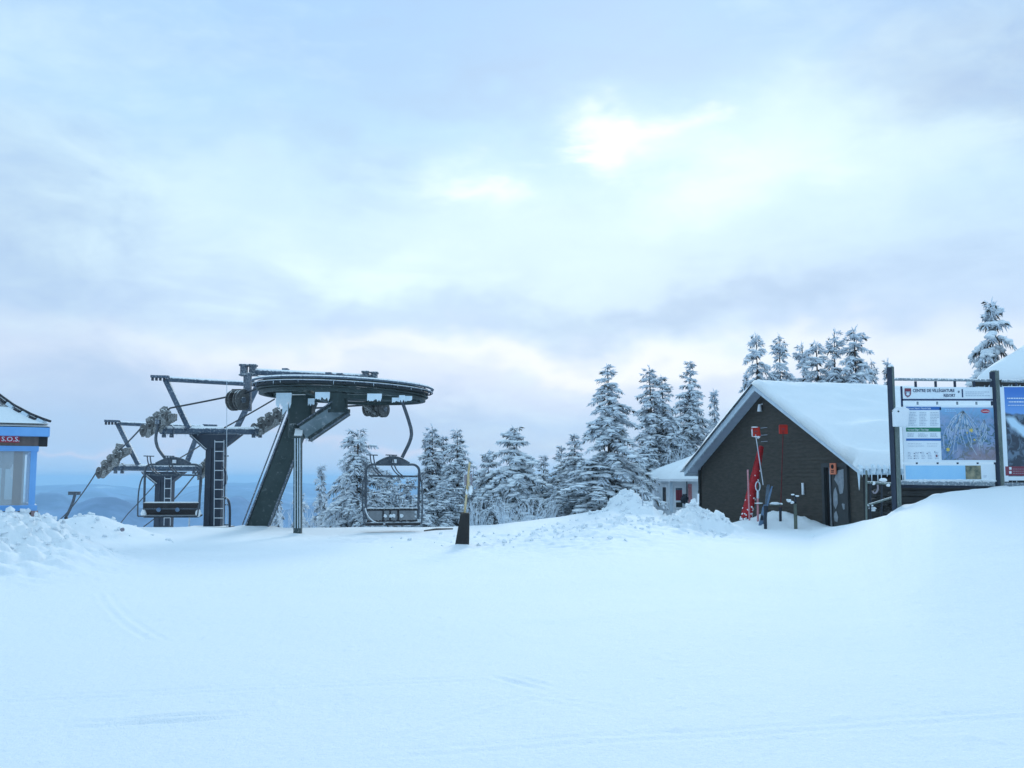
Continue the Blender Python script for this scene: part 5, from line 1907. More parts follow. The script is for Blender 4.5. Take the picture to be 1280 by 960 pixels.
text_mesh('1', 14.5 * SD_ * px, P(1199.3, 496.6, SD_) + Vector((0, -0.036, 0)), M['navy'], hd, bold=0.004, xs=0.85)


def tiny_lines(u0, u1, v0, v1, n, par, mat='grey_print', off=-0.036, th=0.5, seed=1, ragged=0.35, name='small_print'):
    rg_ = random.Random(seed)
    mb = MB()
    for i in range(n):
        v = v0 + (v1 - v0) * (i + 0.5) / n
        e = u1 - (u1 - u0) * rg_.uniform(0, ragged)
        a = P(u0, v, SD_)
        b = P(e, v, SD_)
        # broken into word-long dashes
        x = a.x
        while x < b.x:
            L = rg_.uniform(0.02, 0.06)
            L = min(L, b.x - x)
            mb.box((x + L / 2, SD_ + off, a.z), (L, 0.003, th * SD_ * px))
            x += L + 0.012
    return mb.build(name, M[mat], par, kind='stuff')


tiny_lines(1206, 1238, 489, 496, 3, hd, th=0.55, seed=3)
# shield emblem
mb = MB()
cxs = [(1130, 485.6), (1138, 485.6), (1138, 492.5), (1136.8, 495), (1134, 497), (1131.2, 495), (1130, 492.5)]
mb.prism([P(u, v, SD_) + Vector((0, -0.034, 0)) for u, v in cxs], (0, -0.004, 0))
em = mb.build('emblem', M['maroon_print'], hd)
mb = MB()
mb.prism([P(u, v, SD_) + Vector((0, -0.0385, 0)) for u, v in [(1131, 489.5), (1137, 489.5), (1136.2, 494), (1134, 495.8), (1131.8, 494)]], (0, -0.003, 0))
mb.build('emblem_field', M['grey_print'], em)
mb = MB()
mb.prism([P(u, v, SD_) + Vector((0, -0.042, 0)) for u, v in [(1132, 493.8), (1134, 490), (1136, 493.8)]], (0, -0.002, 0))
mb.build('emblem_peak', M['white_print'], em)
# main map panel
mp_ = panel(1129.5, 1243.5, 507, 578, -0.03, 0.03, 'map_panel', M['panel_white'], smap)


def map_mat():
    m, nt, bs = base_mat('trail_map_print')
    t = node(nt, 'ShaderNodeTexCoord')
    sp = node(nt, 'ShaderNodeSeparateXYZ')
    nt.links.new(t.outputs['Generated'], sp.inputs[0])

    def nn(s, d, di=0.0):
        n = node(nt, 'ShaderNodeTexNoise')
        n.inputs['Scale'].default_value = s
        n.inputs['Detail'].default_value = d
        n.inputs['Distortion'].default_value = di
        nt.links.new(t.outputs['Generated'], n.inputs['Vector'])
        return n.outputs['Fac']
    zc_ = sp.outputs[2]
    c = mix_col(nt, ramp_n(nt, zc_, 0.55, 1.0), (0.10, 0.22, 0.40, 1), (0.22, 0.44, 0.68, 1))
    c = mix_col(nt, ramp_n(nt, nn(5, 5, 1.0), 0.42, 0.62), c, (0.26, 0.36, 0.56, 1))
    c = mix_col(nt, math_n(nt, 'MULTIPLY', ramp_n(nt, nn(9, 6, 2.0), 0.5, 0.6), ramp_n(nt, zc_, 0.95, 0.5)), c, (0.07, 0.15, 0.17, 1))
    brown = math_n(nt, 'MULTIPLY', ramp_n(nt, math_n(nt, 'ADD', zc_, math_n(nt, 'MULTIPLY', nn(4, 4), 0.3)), 0.5, 0.28), ramp_n(nt, sp.outputs[0], 0.1, 0.6), clamp=True)
    c = mix_col(nt, math_n(nt, 'MULTIPLY', brown, 0.75), c, (0.30, 0.22, 0.24, 1))
    nt.links.new(c, bs.inputs['Base Color'])
    bs.inputs['Roughness'].default_value = 0.4
    return m


mapp = panel(1176.5, 1241, 509.5, 575, -0.036, 0.006, 'map_picture', map_mat(), mp_)
rg = random.Random(14)
mb = MB()


def stroke(pts, w, off=-0.038):
    pts = [P(u, v, SD_) + Vector((0, off, 0)) for u, v in pts]
    for a, b in zip(pts[:-1], pts[1:]):
        d = (b - a).normalized()
        s_ = Vector((-d.z, 0, d.x)) * w / 2
        mb.add([a - s_, b - s_, b + s_, a + s_, a - s_ + Vector((0, 0.002, 0)), b - s_ + Vector((0, 0.002, 0)), b + s_ + Vector((0, 0.002, 0)), a + s_ + Vector((0, 0.002, 0))],
               [(0, 1, 2, 3), (4, 7, 6, 5)])


for k_ in range(24):      # left fan of runs from the summit
    u1 = rg.uniform(1178, 1226)
    v1 = rg.uniform(540, 570)
    mid = (1203 + (u1 - 1203) * rg.uniform(0.3, 1.2) + rg.uniform(-8, 8), 514 + (v1 - 514) * rg.uniform(0.35, 0.6))
    pts = [tuple(((1 - t) ** 2 * a + 2 * (1 - t) * t * m_ + t * t * b + 0.7 * math.sin(9 * t + k_)) for a, m_, b in zip((1203, 514), mid, (u1, v1))) for t in [i / 9 for i in range(10)]]
    stroke(pts, rg.uniform(0.005, 0.012))
for k_ in range(9):       # right group
    u1 = rg.uniform(1214, 1228)
    v1 = rg.uniform(550, 560)
    mid = (rg.uniform(1218, 1237), rg.uniform(532, 545))
    pts = [tuple(((1 - t) ** 2 * a + 2 * (1 - t) * t * m_ + t * t * b + 0.5 * math.sin(8 * t + k_)) for a, m_, b in zip((1229, 525), mid, (u1, v1))) for t in [i / 9 for i in range(10)]]
    stroke(pts, rg.uniform(0.005, 0.010))
mb.build('map_run_lines', M['map_line'], mapp)
mb = MB()
for (u, v, s_) in ((1213, 538, 2.6), (1184, 562, 2.6), (1217, 550, 1.4), (1208, 541, 1.0)):
    pts = []
    for i in range(12):
        a = 2 * math.pi * i / 12
        r_ = s_ * (1.2 if i % 2 else 0.6) * SD_ * px
        pts.append(P(u, v, SD_) + Vector((math.cos(a) * r_, -0.0395, math.sin(a) * r_)))
    mb.prism(pts, (0, -0.002, 0))
mb.build('map_star', M['yellow_print'], mapp)
mb = MB()
c = P(1230.5, 514, SD_) + Vector((0, -0.039, 0))
mb.prism([c + Vector((math.cos(a) * 5.6 * SD_ * px, 0, math.sin(a) * 2.6 * SD_ * px)) for a in [2 * math.pi * i / 20 for i in range(20)]][::-1], (0, -0.002, 0))
lg = mb.build('oval_logo', M['red_print'], mapp)
text_mesh('Tremblant', 2.3 * SD_ * px, P(1230.5, 514.8, SD_) + Vector((0, -0.0425, 0)), M['white_print'], lg, align='CENTER')
tiny_lines(1180, 1197, 511.5, 515, 2, mapp, 'panel_blue', off=-0.039, th=1.0, seed=6)
# list side
panel(1132, 1175.3, 508.6, 512.6, -0.036, 0.006, 'heading_bar', M['blue_print'], mp_)
text_mesh('Versant Nord / North Side', 3.1 * SD_ * px, P(1133.5, 511.6, SD_) + Vector((0, -0.039, 0)), M['white_print'], mp_, xs=0.86)
panel(1132, 1175.3, 534.6, 539.6, -0.036, 0.006, 'heading_bar', M['green_print'], mp_)
text_mesh('Versant Edge / The Edge', 3.1 * SD_ * px, P(1133.5, 538.2, SD_) + Vector((0, -0.039, 0)), M['white_print'], mp_, xs=0.86)
panel(1132, 1175.3, 548.2, 551.0, -0.036, 0.006, 'heading_bar', M['blue_print'], mp_)
tiny_lines(1133.5, 1146, 515, 532.5, 9, mp_, seed=11)
tiny_lines(1148.5, 1159, 515, 532.5, 9, mp_, seed=12)
tiny_lines(1162, 1173.5, 515, 532.5, 9, mp_, seed=13)
tiny_lines(1133.5, 1142, 541.5, 546.5, 3, mp_, seed=14)
tiny_lines(1147, 1159, 541.5, 546.5, 3, mp_, seed=15)
tiny_lines(1162, 1171, 541.5, 546.5, 3, mp_, seed=16)
tiny_lines(1134, 1155, 553.5, 559, 2, mp_, seed=17, th=0.35)
tiny_lines(1158, 1173, 553.5, 559, 2, mp_, seed=18, th=0.35)
for i, u in enumerate((1134, 1143, 1151, 1159, 1168)):
    tiny_lines(u, u + 5.5, 564.5, 574, 5, mp_, seed=20 + i, th=0.45)
mb = MB()
for (u, v) in ((1142, 567), (1142, 570), (1150, 566), (1158, 567), (1167.5, 565), (1142, 573)):
    mb.box(P(u, v, SD_) + Vector((0, -0.039, 0)), (0.02, 0.003, 0.02))
mb.build('map_symbol', M['navy'], mp_)
MB().box(P(1170, 570, SD_) + Vector((0, -0.039, 0)), (0.03, 0.003, 0.05)).build('map_symbol', M['maroon_print'], mp_)
# bottom panel
bp = panel(1130, 1243, 580.5, 600.5, -0.03, 0.03, 'bottom_panel', M['panel_white'], smap)
panel(1131.8, 1205.5, 582, 599, -0.036, 0.006, 'bottom_colour_field', M['panel_blue'], bp)
pmx = surf('foliage_photo_print', (0.07, 0.10, 0.08), (0.36, 0.33, 0.22), 0.4, 0.0, 9.0, 0.0)
panel(1206.5, 1225, 582, 599, -0.036, 0.006, 'bottom_photo', pmx, bp)
tiny_lines(1228.5, 1233, 594, 597, 2, bp, seed=31)
# white box on the left post
bx = thing('white_box', 'white rounded box with two dark bolts on the left sign post', 'box', P(1121, 534, SD_ - 0.16))
mb = MB()
poly = [P(1112.5, 534, SD_), P(1129.5, 534, SD_), P(1131, 513, SD_), P(1125, 509.5, SD_), P(1116, 509.5, SD_), P(1111.5, 514, SD_)]
mb.prism([p + Vector((0, -0.14, 0)) for p in poly], (0, -0.14, 0))
mb.build('housing', M['white'], bx, bevel=0.02)
for u in (1114.5, 1123):
    MB().disc(P(u, 514.2, SD_ - 0.285), (0, 1, 0), 0.018, 0.02, 10).build('bolt', M['post_dark'], bx)

# poster board to the right
pbd = thing('poster_board', 'ski resort poster with blue sky and snow run, right of the map board', 'poster', P(1275, 612, SD_))


def poster_mat():
    m, nt, bs = base_mat('mountain_poster_print')
    t = node(nt, 'ShaderNodeTexCoord')
    sp = node(nt, 'ShaderNodeSeparateXYZ')
    nt.links.new(t.outputs['Generated'], sp.inputs[0])

    def nn(s, d, di=0.0):
        n = node(nt, 'ShaderNodeTexNoise')
        n.inputs['Scale'].default_value = s
        n.inputs['Detail'].default_value = d
        n.inputs['Distortion'].default_value = di
        nt.links.new(t.outputs['Generated'], n.inputs['Vector'])
        return n.outputs['Fac']
    zc_ = sp.outputs[2]
    c = mix_col(nt, ramp_n(nt, zc_, 0.72, 0.95), (0.16, 0.36, 0.74, 1), (0.05, 0.19, 0.58, 1))
    mtn = mix_col(nt, ramp_n(nt, nn(10, 6, 1.0), 0.45, 0.6), (0.035, 0.05, 0.075, 1), (0.13, 0.20, 0.28, 1))
    edge = math_n(nt, 'ADD', zc_, math_n(nt, 'MULTIPLY', math_n(nt, 'SUBTRACT', nn(3.5, 4), 0.5), 0.12))
    c = mix_col(nt, ramp_n(nt, edge, 0.735, 0.715), c, mtn)
    # snow run winding down
    xx = math_n(nt, 'ADD', sp.outputs[0], math_n(nt, 'MULTIPLY', math_n(nt, 'SUBTRACT', zc_, 0.68), 1.2))
    run = math_n(nt, 'ABSOLUTE', math_n(nt, 'SUBTRACT', math_n(nt, 'ADD', xx, math_n(nt, 'MULTIPLY', nn(4, 3), 0.25)), 0.27))
    runf = math_n(nt, 'MULTIPLY', ramp_n(nt, run, 0.12, 0.05), math_n(nt, 'MULTIPLY', ramp_n(nt, zc_, 0.70, 0.66), ramp_n(nt, zc_, 0.28, 0.36)))
    c = mix_col(nt, runf, c, (0.52, 0.72, 0.88, 1))
    nt.links.new(c, bs.inputs['Base Color'])
    bs.inputs['Roughness'].default_value = 0.35
    return m


pf_ = panel(1254, 1330, 484, 601, -0.03, 0.03, 'poster_face', poster_mat(), pbd)
panel(1252.5, 1331.5, 483, 484, -0.035, 0.04, 'poster_edge', M['panel_white'], pbd)
panel(1252.3, 1253.9, 484, 602, -0.035, 0.04, 'poster_edge', M['panel_white'], pbd)
panel(1256, 1320, 583, 594.5, -0.036, 0.006, 'red_banner', M['maroon_print'], pf_)
for v in (585.5, 590.5):
    panel(1260.5, 1263.2, v - 1.6, v + 1.6, -0.041, 0.005, 'banner_square', M['white_print'], pf_)
panel(1256, 1320, 595.5, 600.5, -0.036, 0.006, 'grey_banner', M['panel_white'], pf_)
tiny_lines(1258, 1310, 497, 499, 1, pf_, 'white_print', th=1.3, seed=41, ragged=0.1)
tiny_lines(1260, 1310, 501.5, 503.5, 1, pf_, 'white_print', th=1.3, seed=42, ragged=0.1)
tiny_lines(1259, 1300, 506, 507.5, 1, pf_, 'white_print', th=0.7, seed=43, ragged=0.1)
tiny_lines(1265, 1310, 585, 593, 3, pf_, 'grey_print', th=0.5, seed=44, off=-0.039)
MB().tube([P(1252, 476, SD_), P(1334, 477, SD_)], 0.035, 8).build('top_rail', M['rail'], pbd, smooth=True)
MB().beam(P(1252, 605.5, SD_), P(1334, 605.5, SD_), 0.1, 0.08).build('bottom_rail', M['rail'], pbd)
square_post(1338, 461, 625, 0.16, 22, pbd)
for u in (1270, 1300):
    MB().box(pm(u, 480.5, 0.0), (0.035, 0.03, 0.12)).build('hanger_strap', M['log_dk'], pbd)

# ------------------------------------------------------------------ lodge behind, right edge
ld = thing('timber_lodge', 'snow roofed lodge partly hidden behind the sign boards at the right edge', 'lodge', (P(1290, 600, 44).x, 44, 0.0))
e0, e1_ = P(1216, 476, 42.0), P(1480, 470, 42.0)
r0, r1_ = P(1296, 424, 48.0), P(1500, 424, 48.0)
mb = MB()
nx, ny = 40, 20
vs, fs = [], []
for i in range(ny + 1):
    for j in range(nx + 1):
        t, s_ = i / ny, j / nx
        p = e0.lerp(e1_, s_).lerp(r0.lerp(r1_, s_), t)
        edge = min(1, min(t * 8, s_ * 14, 8 * (1 - t) + 0.6))
        p.z += 0.45 * math.sqrt(edge) + 0.08 * float(fbm(np.array([s_ * 8]), np.array([t * 4]), 3, 400)[0])
        vs.append(p)
for i in range(ny):
    for j in range(nx):
        a = i * (nx + 1) + j
        fs.append((a, a + 1, a + nx + 2, a + nx + 1))
nb_ = len(vs)
vs += [e0, e1_, r1_, r0]
fs += [(nb_, nb_ + 3, nb_ + 2, nb_ + 1)]
fs += [tuple([nb_] + list(range(0, nx + 1)) + [nb_ + 1])]
fs += [tuple([nb_ + 3] + [i * (nx + 1) for i in range(ny, -1, -1)] + [nb_])]
mb.add(vs, fs)
o = mb.build('roof_snow', M['snow_soft'], ld)
o.data.polygons.foreach_set('use_smooth', [True] * len(o.data.polygons))
MB().beam(e0 - Vector((0, 0, 0.12)), e1_ - Vector((0, 0, 0.12)), 0.06, 0.26).build('eave_board', M['siding_dk'], ld)
MB().beam(e0 - Vector((0, 0, 0.12)), r0 - Vector((0, 0, 0.12)), 0.06, 0.26).build('rake_board', M['siding_dk'], ld)
gzl = -0.2
mb = MB()
ww0 = Vector((e0.x + 3.0, 43.2, 0))
mb.prism([Vector((ww0.x, 43.2, gzl)), Vector((e1_.x, 43.2, gzl)), Vector((e1_.x, 52, gzl)), Vector((ww0.x + 7.5, 52, gzl))], (0, 0, e0.z - gzl - 0.1))
mb.build('wall', M['siding_dk'], ld)
d0 = Vector((r0.x - e0.x, r0.y - e0.y, 0))
q0, q1 = Vector((r0.x + d0.x, r0.y + d0.y, e0.z)), Vector((r1_.x + d0.x, r1_.y + d0.y, e0.z))
mb = MB()
mb.prism([e0 + Vector((0.5, 0.1, -0.3)), r0 + Vector((0.5, -0.3, -0.3)), q0 + Vector((0.5, -0.6, -0.3))], (0.1, 0, 0))
mb.build('gable_wall', M['siding_dk'], ld)
mb = MB()
mb.prism([r0 + Vector((0, 0.02, 0)), r1_ + Vector((0, 0.02, 0)), q1, q0], (0, 0, 0.4))
mb.build('rear_roof_snow', M['snow_soft'], ld)
icicles('icicle', lambda t: e0.lerp(e1_, 0.02 + 0.5 * t) - Vector((0, 0, 0.24)), 26, 0.12, 0.4, ld, 0.03, seed=51)

# ------------------------------------------------------------------ trees
def tree_meshes(seed, style):
    """unit scale in metres for a tree of height H; returns dict of meshes"""
    rg_ = random.Random(seed)
    H, Rb = style['H'], style['R']
    tw_v, tw_f, tw_m = [], [], []
    sn = MB()
    br = MB()
    lean = rg_.uniform(-0.02, 0.02)
    tops = style.get('tops', [(0, 0, 1.0)])
    for (tx, ty, th) in tops:
        pts, rad = [], []
        for i in range(7):
            f = i / 6
            pts.append(Vector((tx * min(1, f * 2.5) + lean * H * f * f, ty * min(1, f * 2.5), H * th * f)))
            rad.append(max(0.012, 0.018 * H * (1 - f) ** 0.9))
        br.tube(pts, rad, 7)

    def blade(p, d, L, w, mi, bend=0.25):
        side = d.cross(Vector((rg_.uniform(-1, 1), rg_.uniform(-1, 1), rg_.uniform(-0.3, 1)))).normalized()
        q = p + d * L * 0.5 + Vector((0, 0, -L * bend * 0.25))
        e = p + d * L + Vector((0, 0, -L * bend))
        o = len(tw_v)
        tw_v.extend([tuple(p), tuple(q + side * w), tuple(e), tuple(q - side * w)])
        tw_f.append((o, o + 1, o + 2, o + 3))
        tw_m.append(mi)

    frost, load = min(0.92, style['frost'] + 0.18), style['load'] * 1.55
    for (tx, ty, th) in tops:
        Ht = H * th
        z = Ht * style.get('clear', 0.03)
        whorl = 0
        while z < Ht * 0.985:
            f = z / Ht
            rr = Rb * (1 - f) ** style.get('pow', 0.85) * (0.9 if len(tops) == 1 else 0.75)
            rr = max(rr, 0.12 * (1 - f) ** 0.3 + 0.05)
            # slender necks and bulges
            rr *= 1 + 0.28 * math.sin(whorl * 1.7 + seed) * style.get('rag', 0.5)
            nbr = rg_.randint(5, 7) if f < 0.8 else rg_.randint(3, 5)
            a0 = rg_.uniform(0, 6.28)
            for b in range(nbr):
                if rg_.random() < style.get('miss', 0.08):
                    continue
                a = a0 + 2 * math.pi * b / nbr + rg_.uniform(-0.35, 0.35)
                L = rr * rg_.choice((0.5, 0.75, 0.95, 1.1, 1.3)) * rg_.uniform(0.9, 1.1)
                dirh = Vector((math.cos(a), math.sin(a), 0))
                up0 = (0.55 if f > 0.86 else 0.12 - 0.25 * (1 - f)) + rg_.uniform(-0.12, 0.12)
                dr = (0.35 + 0.45 * (1 - f)) * style.get('droop', 1.0) * (0.1 if f > 0.9 else 1)
                base = Vector((tx * min(1, f * 2.5) + lean * H * f * f, ty * min(1, f * 2.5), z + rg_.uniform(-0.13, 0.13)))

                def bp_(s_):
                    return base + dirh * (L * s_) + Vector((0, 0, L * (up0 * s_ - dr * s_ * s_ + 0.12 * dr * s_ ** 3)))
                if L > 0.35:
                    br.tube([bp_(0), bp_(0.5), bp_(0.97)], [0.018 + 0.012 * L, 0.012, 0.004], 4, caps=False)
                step = style.get('step', 0.062)
                n = max(3, int(L / step))
                for i in range(1, n + 1):
                    s_ = i / n
                    p = bp_(s_)
                    t = (bp_(min(1.02, s_ + 0.03)) - bp_(s_ - 0.03)).normalized()
                    sidev = t.cross(Z3).normalized()
                    tl = (0.13 + 0.42 * L * (1 - s_) * s_ * 1.6 + 0.05) * rg_.uniform(0.7, 1.25)
                    tl = min(tl, 0.42)
                    for sg_ in (-1, 1):
                        d = (t * rg_.uniform(0.5, 1.0) + sidev * sg_ * rg_.uniform(0.6, 1.1) + Vector((0, 0, rg_.uniform(-0.35, 0.1)))).normalized()
                        rv = rg_.random()
                        mi = 1 if rv < frost * (0.6 + 0.5 * s_) else (2 if rv < frost * 0.9 + 0.22 else 0)
                        blade(p, d, tl, rg_.uniform(0.016, 0.034), mi)
                        if rg_.random() < 0.75:
                            d2 = (t * rg_.uniform(0.2, 0.8) + sidev * sg_ * rg_.uniform(0.1, 0.7) + Vector((0, 0, -rg_.uniform(0.3, 1.0)))).normalized()
                            blade(p, d2, tl * 0.75, rg_.uniform(0.016, 0.034), rg_.choice((0, 0, 2, 2, 1, 1)))
                        if rg_.random() < 0.7:
                            d3 = (t * rg_.uniform(0.4, 1) + sidev * sg_ * 0.4 + Vector((0, 0, rg_.uniform(0.1, 0.6)))).normalized()
                            blade(p, d3, tl * 0.6, rg_.uniform(0.015, 0.032), 1, 0.0)
                if rg_.random() < 0.6:
                    blade(bp_(0.96), (bp_(1.0) - bp_(0.9)).normalized(), 0.16, 0.02, 1, 0)
                # snow cushions along the upper side
                if f < 0.93:
                    m_ = int(L / 0.17 * load)
                    for q_ in range(m_):
                        s_ = rg_.uniform(0.28, 1.0)
                        p = bp_(s_)
                        t = (bp_(min(1.02, s_ + 0.03)) - bp_(s_ - 0.03)).normalized()
                        sz = rg_.uniform(0.05, 0.115) * (0.8 + 0.35 * (1 - f)) * style.get('lump', 1.0)
                        off = t.cross(Z3).normalized() * rg_.uniform(-0.13, 0.13) * min(1, L)
                        sn.blob(p + off + Vector((0, 0, 0.03)), (sz * rg_.uniform(0.8, 1.5), sz * rg_.uniform(0.8, 1.5), sz * rg_.uniform(0.35, 0.6)), 6, 4, 0.22, rng=rg_)
            z += (0.10 + 0.10 * (1 - f)) * style.get('gap', 1.0) * rg_.uniform(0.75, 1.3)
            whorl += 1
        # rimed leader
        tip = Vector((tx + lean * H, ty, Ht))
        for i in range(10):
            blade(tip - Vector((0, 0, rg_.uniform(0.0, 0.5))), Vector((rg_.uniform(-0.5, 0.5), rg_.uniform(-0.5, 0.5), 1)).normalized(), rg_.uniform(0.12, 0.25), 0.02, 1, 0)
    me = bpy.data.meshes.new('crown')
    me.from_pydata(tw_v, [], tw_f)
    for m in (M['needle'], M['rime'], M['rime_grey']):
        me.materials.append(m)
    me.polygons.foreach_set('material_index', tw_m)
    me.update()
    ms_ = bpy.data.meshes.new('snow_load')
    ms_.from_pydata(sn.v, [], sn.f)
    ms_.materials.append(M['treesnow'])
    ms_.polygons.foreach_set('use_smooth', [True] * len(sn.f))
    ms_.update()
    mt_ = bpy.data.meshes.new('trunk')
    mt_.from_pydata(br.v, [], br.f)
    mt_.materials.append(M['bark'])
    mt_.update()
    return dict(crown=me, snow_load=ms_, trunk=mt_, H=H, R=Rb)


STY = {
    'tall': dict(H=7.0, R=1.55, miss=0.16, frost=0.60, load=1.25, lump=1.15, pow=0.80, rag=0.6, droop=1.0, gap=1.15),
    'tall2': dict(H=7.0, R=1.05, miss=0.16, frost=0.58, load=0.95, lump=1.1, pow=0.55, rag=0.9, droop=1.0, gap=1.15, tops=[(-0.18, 0, 1.0), (0.24, 0.1, 0.94)]),
    'bushy': dict(H=5.0, R=1.75, miss=0.14, frost=0.5, load=1.7, pow=0.66, rag=0.12, droop=1.15, gap=1.1, lump=1.4),
    'broad': dict(H=5.2, R=1.9, frost=0.70, load=1.1, pow=0.62, rag=0.9, droop=1.35, gap=1.3, miss=0.25),
    'slim': dict(H=4.0, R=0.85, frost=0.58, load=0.7, pow=0.9, rag=0.8, droop=0.9, gap=1.2, miss=0.18),
    'rimed': dict(H=6.5, R=1.2, frost=0.80, load=1.0, pow=0.6, rag=0.8, droop=1.25, gap=1.15, miss=0.15),
}
TM = {}
for i, (k_, st) in enumerate(STY.items()):
    TM[k_] = tree_meshes(100 + i * 7, st)
TM['tallb'] = tree_meshes(531, STY['tall'])
TM['rimedb'] = tree_meshes(377, STY['rimed'])


def spruce(kind, u, vtop, D, halfw, label, group=None, sink=0.2, yaw=None):
    """halfw in photo pixels"""
    m = TM[kind]
    top = P(u, vtop, D)
    g = gz(top.x, D) - sink
    sz = (top.z - g) / m['H']
    sr = 1.5 * halfw * D / FPX / m['R']
    o = thing('spruce_tree', label, 'tree', (top.x, D, g), group)
    o.scale = (sr, sr, sz)
    o.rotation_euler = (0, 0, yaw if yaw is not None else random.uniform(0, 6.28))
    for nm in ('trunk', 'crown', 'snow_load'):
        c = bpy.data.objects.new(nm, m[nm])
        if nm != 'trunk':
            c['kind'] = 'stuff'
        c.parent = o
        col.objects.link(c)
    return o


GV = 'snowy spruces behind the chairlift and along the snow edge'
GH = 'snowy spruces rising over the shed roof'
spruce('slim', 349, 606, 48, 17, 'small dim spruce seen between the leaning mast and the front post', GV)
spruce('slim', 403, 583, 44, 18, 'slender spruce with bare spiky top just right of the front post', GV)
spruce('broad', 446, 538, 40, 52, 'wide drooping spruce rising left of the grey panelled chair', GV)
spruce('broad', 486, 588, 39.5, 44, 'low rimed spruce framed inside the grey panelled chair', GV)
spruce('slim', 534, 546, 43, 20, 'narrow spruce just right of the hanging chair, left of a taller pair', GV)
spruce('tall2', 549, 534, 43, 26, 'double topped spruce between the hanging chair and the padded post', GV)
spruce('tall', 573, 537, 41, 36, 'tall white spruce standing directly behind the padded post', GV)
spruce('broad', 560, 605, 38.5, 46, 'low spreading spruce with fan branches at the snow edge behind the padded post', GV)
spruce('bushy', 643, 537, 39.5, 48, 'bushy spruce with heavy snow pads right of the padded post', GV)
spruce('bushy', 611, 566, 40.5, 32, 'shorter snow laden spruce touching the left flank of the bushy one', GV)
spruce('tallb', 700, 558, 42, 27, 'smaller blunt spruce between the bushy and the tallest spruce', GV)
spruce('tallb', 720, 543, 40.5, 33, 'pointed rimed spruce just left of the tallest spruce', GV)
spruce('tallb', 677, 570, 42.5, 28, 'dark low spruce in the gap right of the bushy spruce', GV)
spruce('tall', 762, 458, 37.5, 46, 'tallest spruce of the row, left of the white annex', GV, yaw=0.8)
spruce('bushy', 742, 575, 36.8, 50, 'heavily snow padded low spruce at the foot of the tallest spruce', GV)
spruce('tall2', 821, 460, 48.5, 27, 'two topped dark spruce between the tallest spruce and the shed', GV, yaw=0.0)
spruce('tallb', 859, 453, 52, 34, 'pointed spruce rising behind the shed left eave', GV)
spruce('slim', 893, 490, 53, 17, 'small spruce peeping over the left slope of the shed roof', GV)
spruce('bushy', 806, 560, 47, 30, 'rounded snowy spruce directly left of the white annex', GV)
spruce('broad', 845, 545, 50, 42, 'rimed spreading spruce behind the annex roof', GV)
spruce('rimedb', 946, 420, 52, 27, 'leftmost white spruce above the shed roof peak', GH)
spruce('rimed', 974, 420, 52, 29, 'second white spruce from the roof peak, with a sharp tip', GH)
spruce('slim', 932, 468, 50, 13, 'small branch tipped spruce just left of the roof peak', GH)
spruce('rimed', 1004, 431, 54, 30, 'small rimed spruce left of the three close tops above the roof', GH)
spruce('rimedb', 1021, 430, 52, 33, 'low rimed spruce top in the middle above the shed ridge', GH)
spruce('rimed', 1041, 415, 52, 30, 'spiky topped rimed spruce above the middle of the shed ridge', GH)
spruce('rimedb', 1069, 412, 51, 36, 'drooping rimed spruce, broadest of those above the shed ridge', GH)
spruce('rimed', 1089, 452, 53, 20, 'short spruce tip above the ridge right of the drooping spruce', GH)
spruce('slim', 1107, 453, 53, 15, 'short spruce tip touching the left sign post above the ridge', GH)
spruce('bushy', 1238, 380, 47, 43, 'large grey snow loaded spruce above the sign boards at the right', None, yaw=1.2)


for (u, v, D, hw_, k_, lab) in (
        (430, 600, 42, 34, 'broad', 'low rimed spruce filling the gap left of the hanging chair'),
        (468, 612, 37.5, 30, 'broad', 'low drooping spruce at the snow edge under the chair left side'),
        (508, 598, 41.5, 32, 'broad', 'pale rimed spruce seen through the right half of the chair frame'),
        (526, 618, 37.6, 26, 'bushy', 'squat snow covered spruce right below the chair seat'),
        (592, 588, 42.5, 30, 'broad', 'rimed spruce just right of the padded post top'),
        (618, 618, 38, 26, 'broad', 'squat rimed spruce at the snow edge left of the bushy spruce'),
        (667, 598, 41, 30, 'broad', 'rimed low spruce between the bushy spruce and the pointed one'),
        (700, 604, 38.2, 32, 'broad', 'low fan branched spruce at the foot of the pointed rimed spruce'),
        (738, 590, 40.5, 28, 'rimed', 'rimed spruce pressed against the left flank of the tallest spruce'),
        (791, 560, 44, 30, 'broad', 'rimed spruce filling the gap right of the tallest spruce'),
        (375, 618, 46, 22, 'broad', 'small hazy rimed spruce right of the front post foot')):
    spruce(k_, u, v, D, hw_, lab, GV)


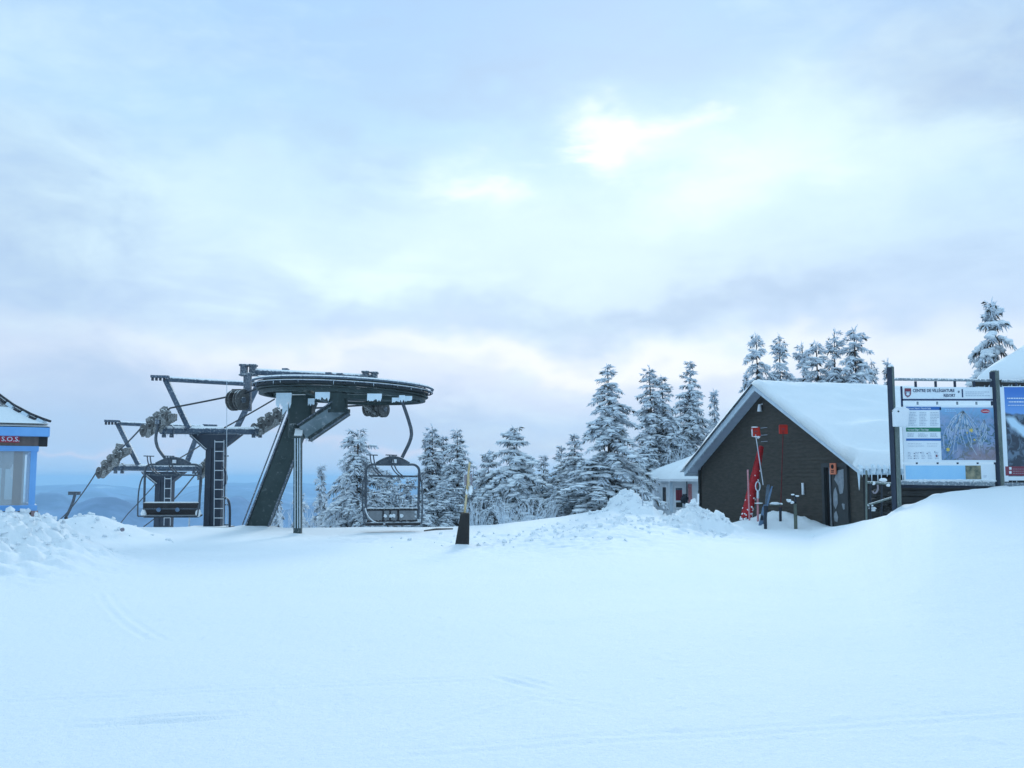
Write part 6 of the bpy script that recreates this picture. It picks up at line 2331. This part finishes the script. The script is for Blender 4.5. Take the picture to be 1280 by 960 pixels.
# bare rimed shrubs at the snow edge
def shrub_mesh(seed, H, R_, n):
    rg_ = random.Random(seed)
    mb = MB()
    for i in range(n):
        a = rg_.uniform(0, 6.28)
        L = H * rg_.uniform(0.5, 1.0)
        sp_ = R_ * rg_.uniform(0.2, 1.0)
        b = Vector((math.cos(a) * 0.12 * R_, math.sin(a) * 0.12 * R_, 0))
        e = Vector((math.cos(a) * sp_, math.sin(a) * sp_, L))
        m_ = b.lerp(e, 0.5) + Vector((rg_.uniform(-0.05, 0.05), rg_.uniform(-0.05, 0.05), 0.1 * L))
        mb.tube([b, m_, e], [0.016, 0.012, 0.006], 4, caps=False)
        for q_ in range(7):
            t = rg_.uniform(0.3, 0.95)
            p = b.lerp(m_, t * 2) if t < 0.5 else m_.lerp(e, t * 2 - 1)
            d = Vector((rg_.uniform(-1, 1), rg_.uniform(-1, 1), rg_.uniform(0.2, 1.2))).normalized()
            l2 = L * rg_.uniform(0.12, 0.28)
            mb.tube([p, p + d * l2], [0.010, 0.004], 3, caps=False)
    me = bpy.data.meshes.new('twigs')
    me.from_pydata(mb.v, [], mb.f)
    me.materials.append(M['rime'])
    me.update()
    return me


SH = [shrub_mesh(3, 1.5, 0.8, 22), shrub_mesh(5, 1.2, 1.0, 26)]
for (u, v, D, h, i, lab) in ((632, 618, 36.0, 0.8, 0, 'bare white rimed shrub right of the padded post'), (664, 622, 36.2, 0.8, 1, 'spreading rimed shrub below the bushy spruce'),
                             (686, 624, 36.5, 0.7, 0, 'low rimed shrub at the snow edge below the pointed spruce'), (596, 622, 37, 0.8, 1, 'low rimed shrub at the snow edge by the padded post'),
                             (836, 552, 48.0, 1.5, 0, 'tall bare frosted shrub beside the annex roof'), (856, 560, 48.5, 1.2, 1, 'frosted shrub behind the annex and the shed eave'),
                             (512, 622, 37.4, 0.8, 1, 'rimed shrub at the snow edge under the grey panelled chair'), (388, 628, 42, 0.9, 0, 'rimed shrub low behind the front post'),
                             (424, 634, 39, 0.8, 1, 'rimed shrub under the wide drooping spruce'), (362, 634, 44, 0.9, 1, 'rimed shrub between the leaning mast and the front post')):
    p = P(u, v, D)
    g = gz(p.x, D) - 0.1
    o = bpy.data.objects.new('rimed_shrub', SH[i])
    o.location = (p.x, D, g)
    s_ = max(0.4, (p.z - g) / (1.5 if i == 0 else 1.2))
    o.scale = (min(s_, 1.0) * h, min(s_, 1.0) * h, s_)
    o.rotation_euler = (0, 0, random.uniform(0, 6))
    col.objects.link(o)
    tag(o, lab, 'shrub', 'bare rimed shrubs at the snow edge')
